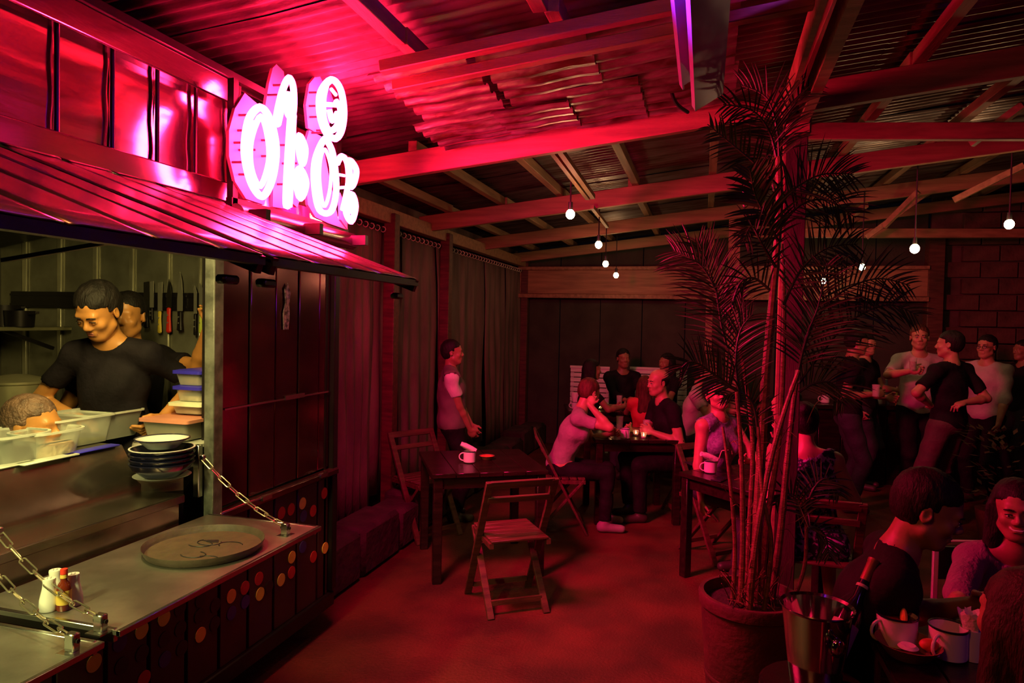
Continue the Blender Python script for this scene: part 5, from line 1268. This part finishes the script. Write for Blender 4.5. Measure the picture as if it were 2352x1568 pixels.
frond([(1790, 400, D), (1770, 310, D), (1730, 255, D - .1), (1660, 240, D - .15)], .20, 22)
frond([(1790, 380, D), (1785, 300, D), (1760, 225, D), (1700, 195, D + .05)], .20, 20)
frond([(1790, 430, D), (1740, 380, D - .1), (1680, 330, D - .15), (1625, 285, D - .2)], .15, 22)
frond([(1792, 380, D), (1800, 300, D + .1), (1830, 230, D + .1), (1880, 190, D + .15)], .18, 18)
frond([(1790, 470, D), (1830, 430, D), (1890, 400, D + .1), (1960, 400, D + .15)], .24, 26)
frond([(1792, 520, D), (1840, 470, D + .1), (1900, 460, D + .2), (1965, 500, D + .3)], .24, 24)
frond([(1790, 560, D), (1760, 500, D - .1), (1735, 450, D - .15), (1722, 390, D - .2)], .20, 26, w_=.008)
frond([(1785, 620, D), (1750, 560, D - .1), (1725, 520, D - .1), (1705, 560, D - .1)], .16, 18)
frond([(1782, 680, D), (1735, 640, D), (1700, 650, D), (1680, 700, D)], .15, 16)
frond([(1680, 760, D + .1), (1650, 680, D + .1), (1610, 610, D + .1), (1545, 575, D + .15)], .24, 30)
frond([(1690, 860, D + .1), (1660, 760, D + .1), (1640, 650, D + .1), (1600, 545, D + .1)], .23, 30)
frond([(1695, 900, D), (1640, 860, D), (1590, 830, D), (1560, 850, D)], .18, 22)
frond([(1700, 920, D), (1690, 830, D), (1700, 760, D), (1730, 720, D)], .20, 22)
frond([(1832, 860, D), (1860, 760, D), (1920, 680, D + .1), (2010, 640, D + .15), (2090, 655, D + .2)], .26, 34)
frond([(1835, 880, D), (1880, 820, D), (1950, 740, D), (2040, 700, D + .1), (2110, 725, D + .1)], .24, 32)
frond([(1832, 870, D), (1850, 780, D), (1880, 700, D), (1900, 600, D)], .22, 26)
frond([(1800, 700, D), (1840, 620, D), (1900, 570, D + .1), (1970, 560, D + .2)], .24, 26)
frond([(1835, 900, D), (1870, 880, D), (1910, 880, D), (1940, 920, D)], .18, 20)
frond([(1848, 1180, D + .1), (1870, 1120, D + .1), (1900, 1100, D + .1), (1930, 1140, D + .1)], .13, 18)
frond([(1848, 1200, D + .1), (1830, 1150, D + .1), (1800, 1130, D + .1), (1780, 1160, D + .1)], .13, 16)
frond([(1850, 1220, D + .1), (1870, 1210, D + .1), (1895, 1230, D + .1), (1905, 1280, D + .1)], .12, 14)
frond([(1742, 1000, D), (1730, 930, D), (1700, 900, D), (1660, 910, D)], .14, 16)
# hair-like dead roots and twigs at the base
b = MB()
for k in range(38):
    x0 = random.uniform(1680, 1790); a = at_d(x0, 1400 + random.uniform(-8, 5), 3.05 + random.uniform(-.08, .1)); c = at_d(x0 + random.uniform(-60, 60), 1340 + random.uniform(-60, 50), 3.05 + random.uniform(-.1, .1))
    m2 = (a + c) / 2 + Vector((random.uniform(-.02, .02), random.uniform(-.02, .02), random.uniform(0, .03))); b.tube(catmull([a, m2, c], 4), .0025, 4)
o = PL(b.build('dead_stalks', 'cane', pm_)); o['kind'] = 'stuff'
b = MB()
for k in range(46):
    x0 = random.choice((1690, 1705, 1735, 1760, 1800, 1845)) + random.uniform(-14, 14); y0 = random.uniform(930, 1300); a = at_d(x0, y0, 3.1)
    c = at_d(x0 + random.uniform(-50, 50), y0 + random.uniform(-70, 30), 3.1 + random.uniform(-.08, .08)); m2 = (a + c) / 2 + Vector((0, 0, random.uniform(-.01, .03))); b.tube(catmull([a, m2, c], 4), .0018, 4)
o = PL(b.build('twigs', 'leafstem', pm_)); o['kind'] = 'stuff'
# dark leafy plant behind the standing men
g = gp(2310, 5.6); o = empty('potted_shrub', (g.x, g.y, 0), label='dim leafy shrub at the right edge below the standing men', cat='plant')
MB().lathe([(0, 0), (.13, 0), (.17, .28), (.16, .28), (0, .24)], n=20).build('pot', 'clay', o); b = MB()
for k in range(150):
    a = random.uniform(0, 2 * PI); r = random.uniform(.03, .28); z = random.uniform(.3, .95); c = Vector((math.cos(a) * r, math.sin(a) * r, z)); d1 = Vector((math.cos(a), math.sin(a), random.uniform(-.2, .8))).normalized() * .09; s1 = d1.cross(Vector((0, 0, 1))).normalized() * .018
    b.quadgrid([[c, c], [c + d1 * .5 - s1, c + d1 * .5 + s1], [c + d1, c + d1 * 1.001]])
x_ = b.build('foliage', 'leaf', o); x_['kind'] = 'stuff'
# pale wall lamp shade ring near the palm top: round mirror rim
c0 = at_d(1742, 450, 3.6)
o = empty('wall_fan', c0, label='dark round wall fan on a bracket behind the palm crown, rim lit pink', cat='fan')
qv = Matrix.Rotation(math.radians(20), 3, 'Z') @ Matrix.Rotation(PI / 2, 3, 'X')
MB().lathe([(.105, -.006), (.112, 0), (.105, .006), (.098, 0), (.105, -.006)], n=36, rot=qv, sx=.8, sy=1.3).build('rim', 'chrome', o)
MB().lathe([(.035, -.03), (.04, 0), (.03, .03), (0, .035)], n=20, rot=qv).build('hub', 'blackmetal', o)
for k in range(12):
    a = k * PI / 6; v = qv @ Vector((math.cos(a) * .104 * .8, math.sin(a) * .104 * 1.3, 0)); MB().cyl(v * .3, v, .0022, n=5).build('wire', 'blackmetal', o)
MB().bar((0, .02, 0), (.06, .3, .12), .02, .02).build('bracket', 'blackmetal', o)
print('objects', len(S.objects))
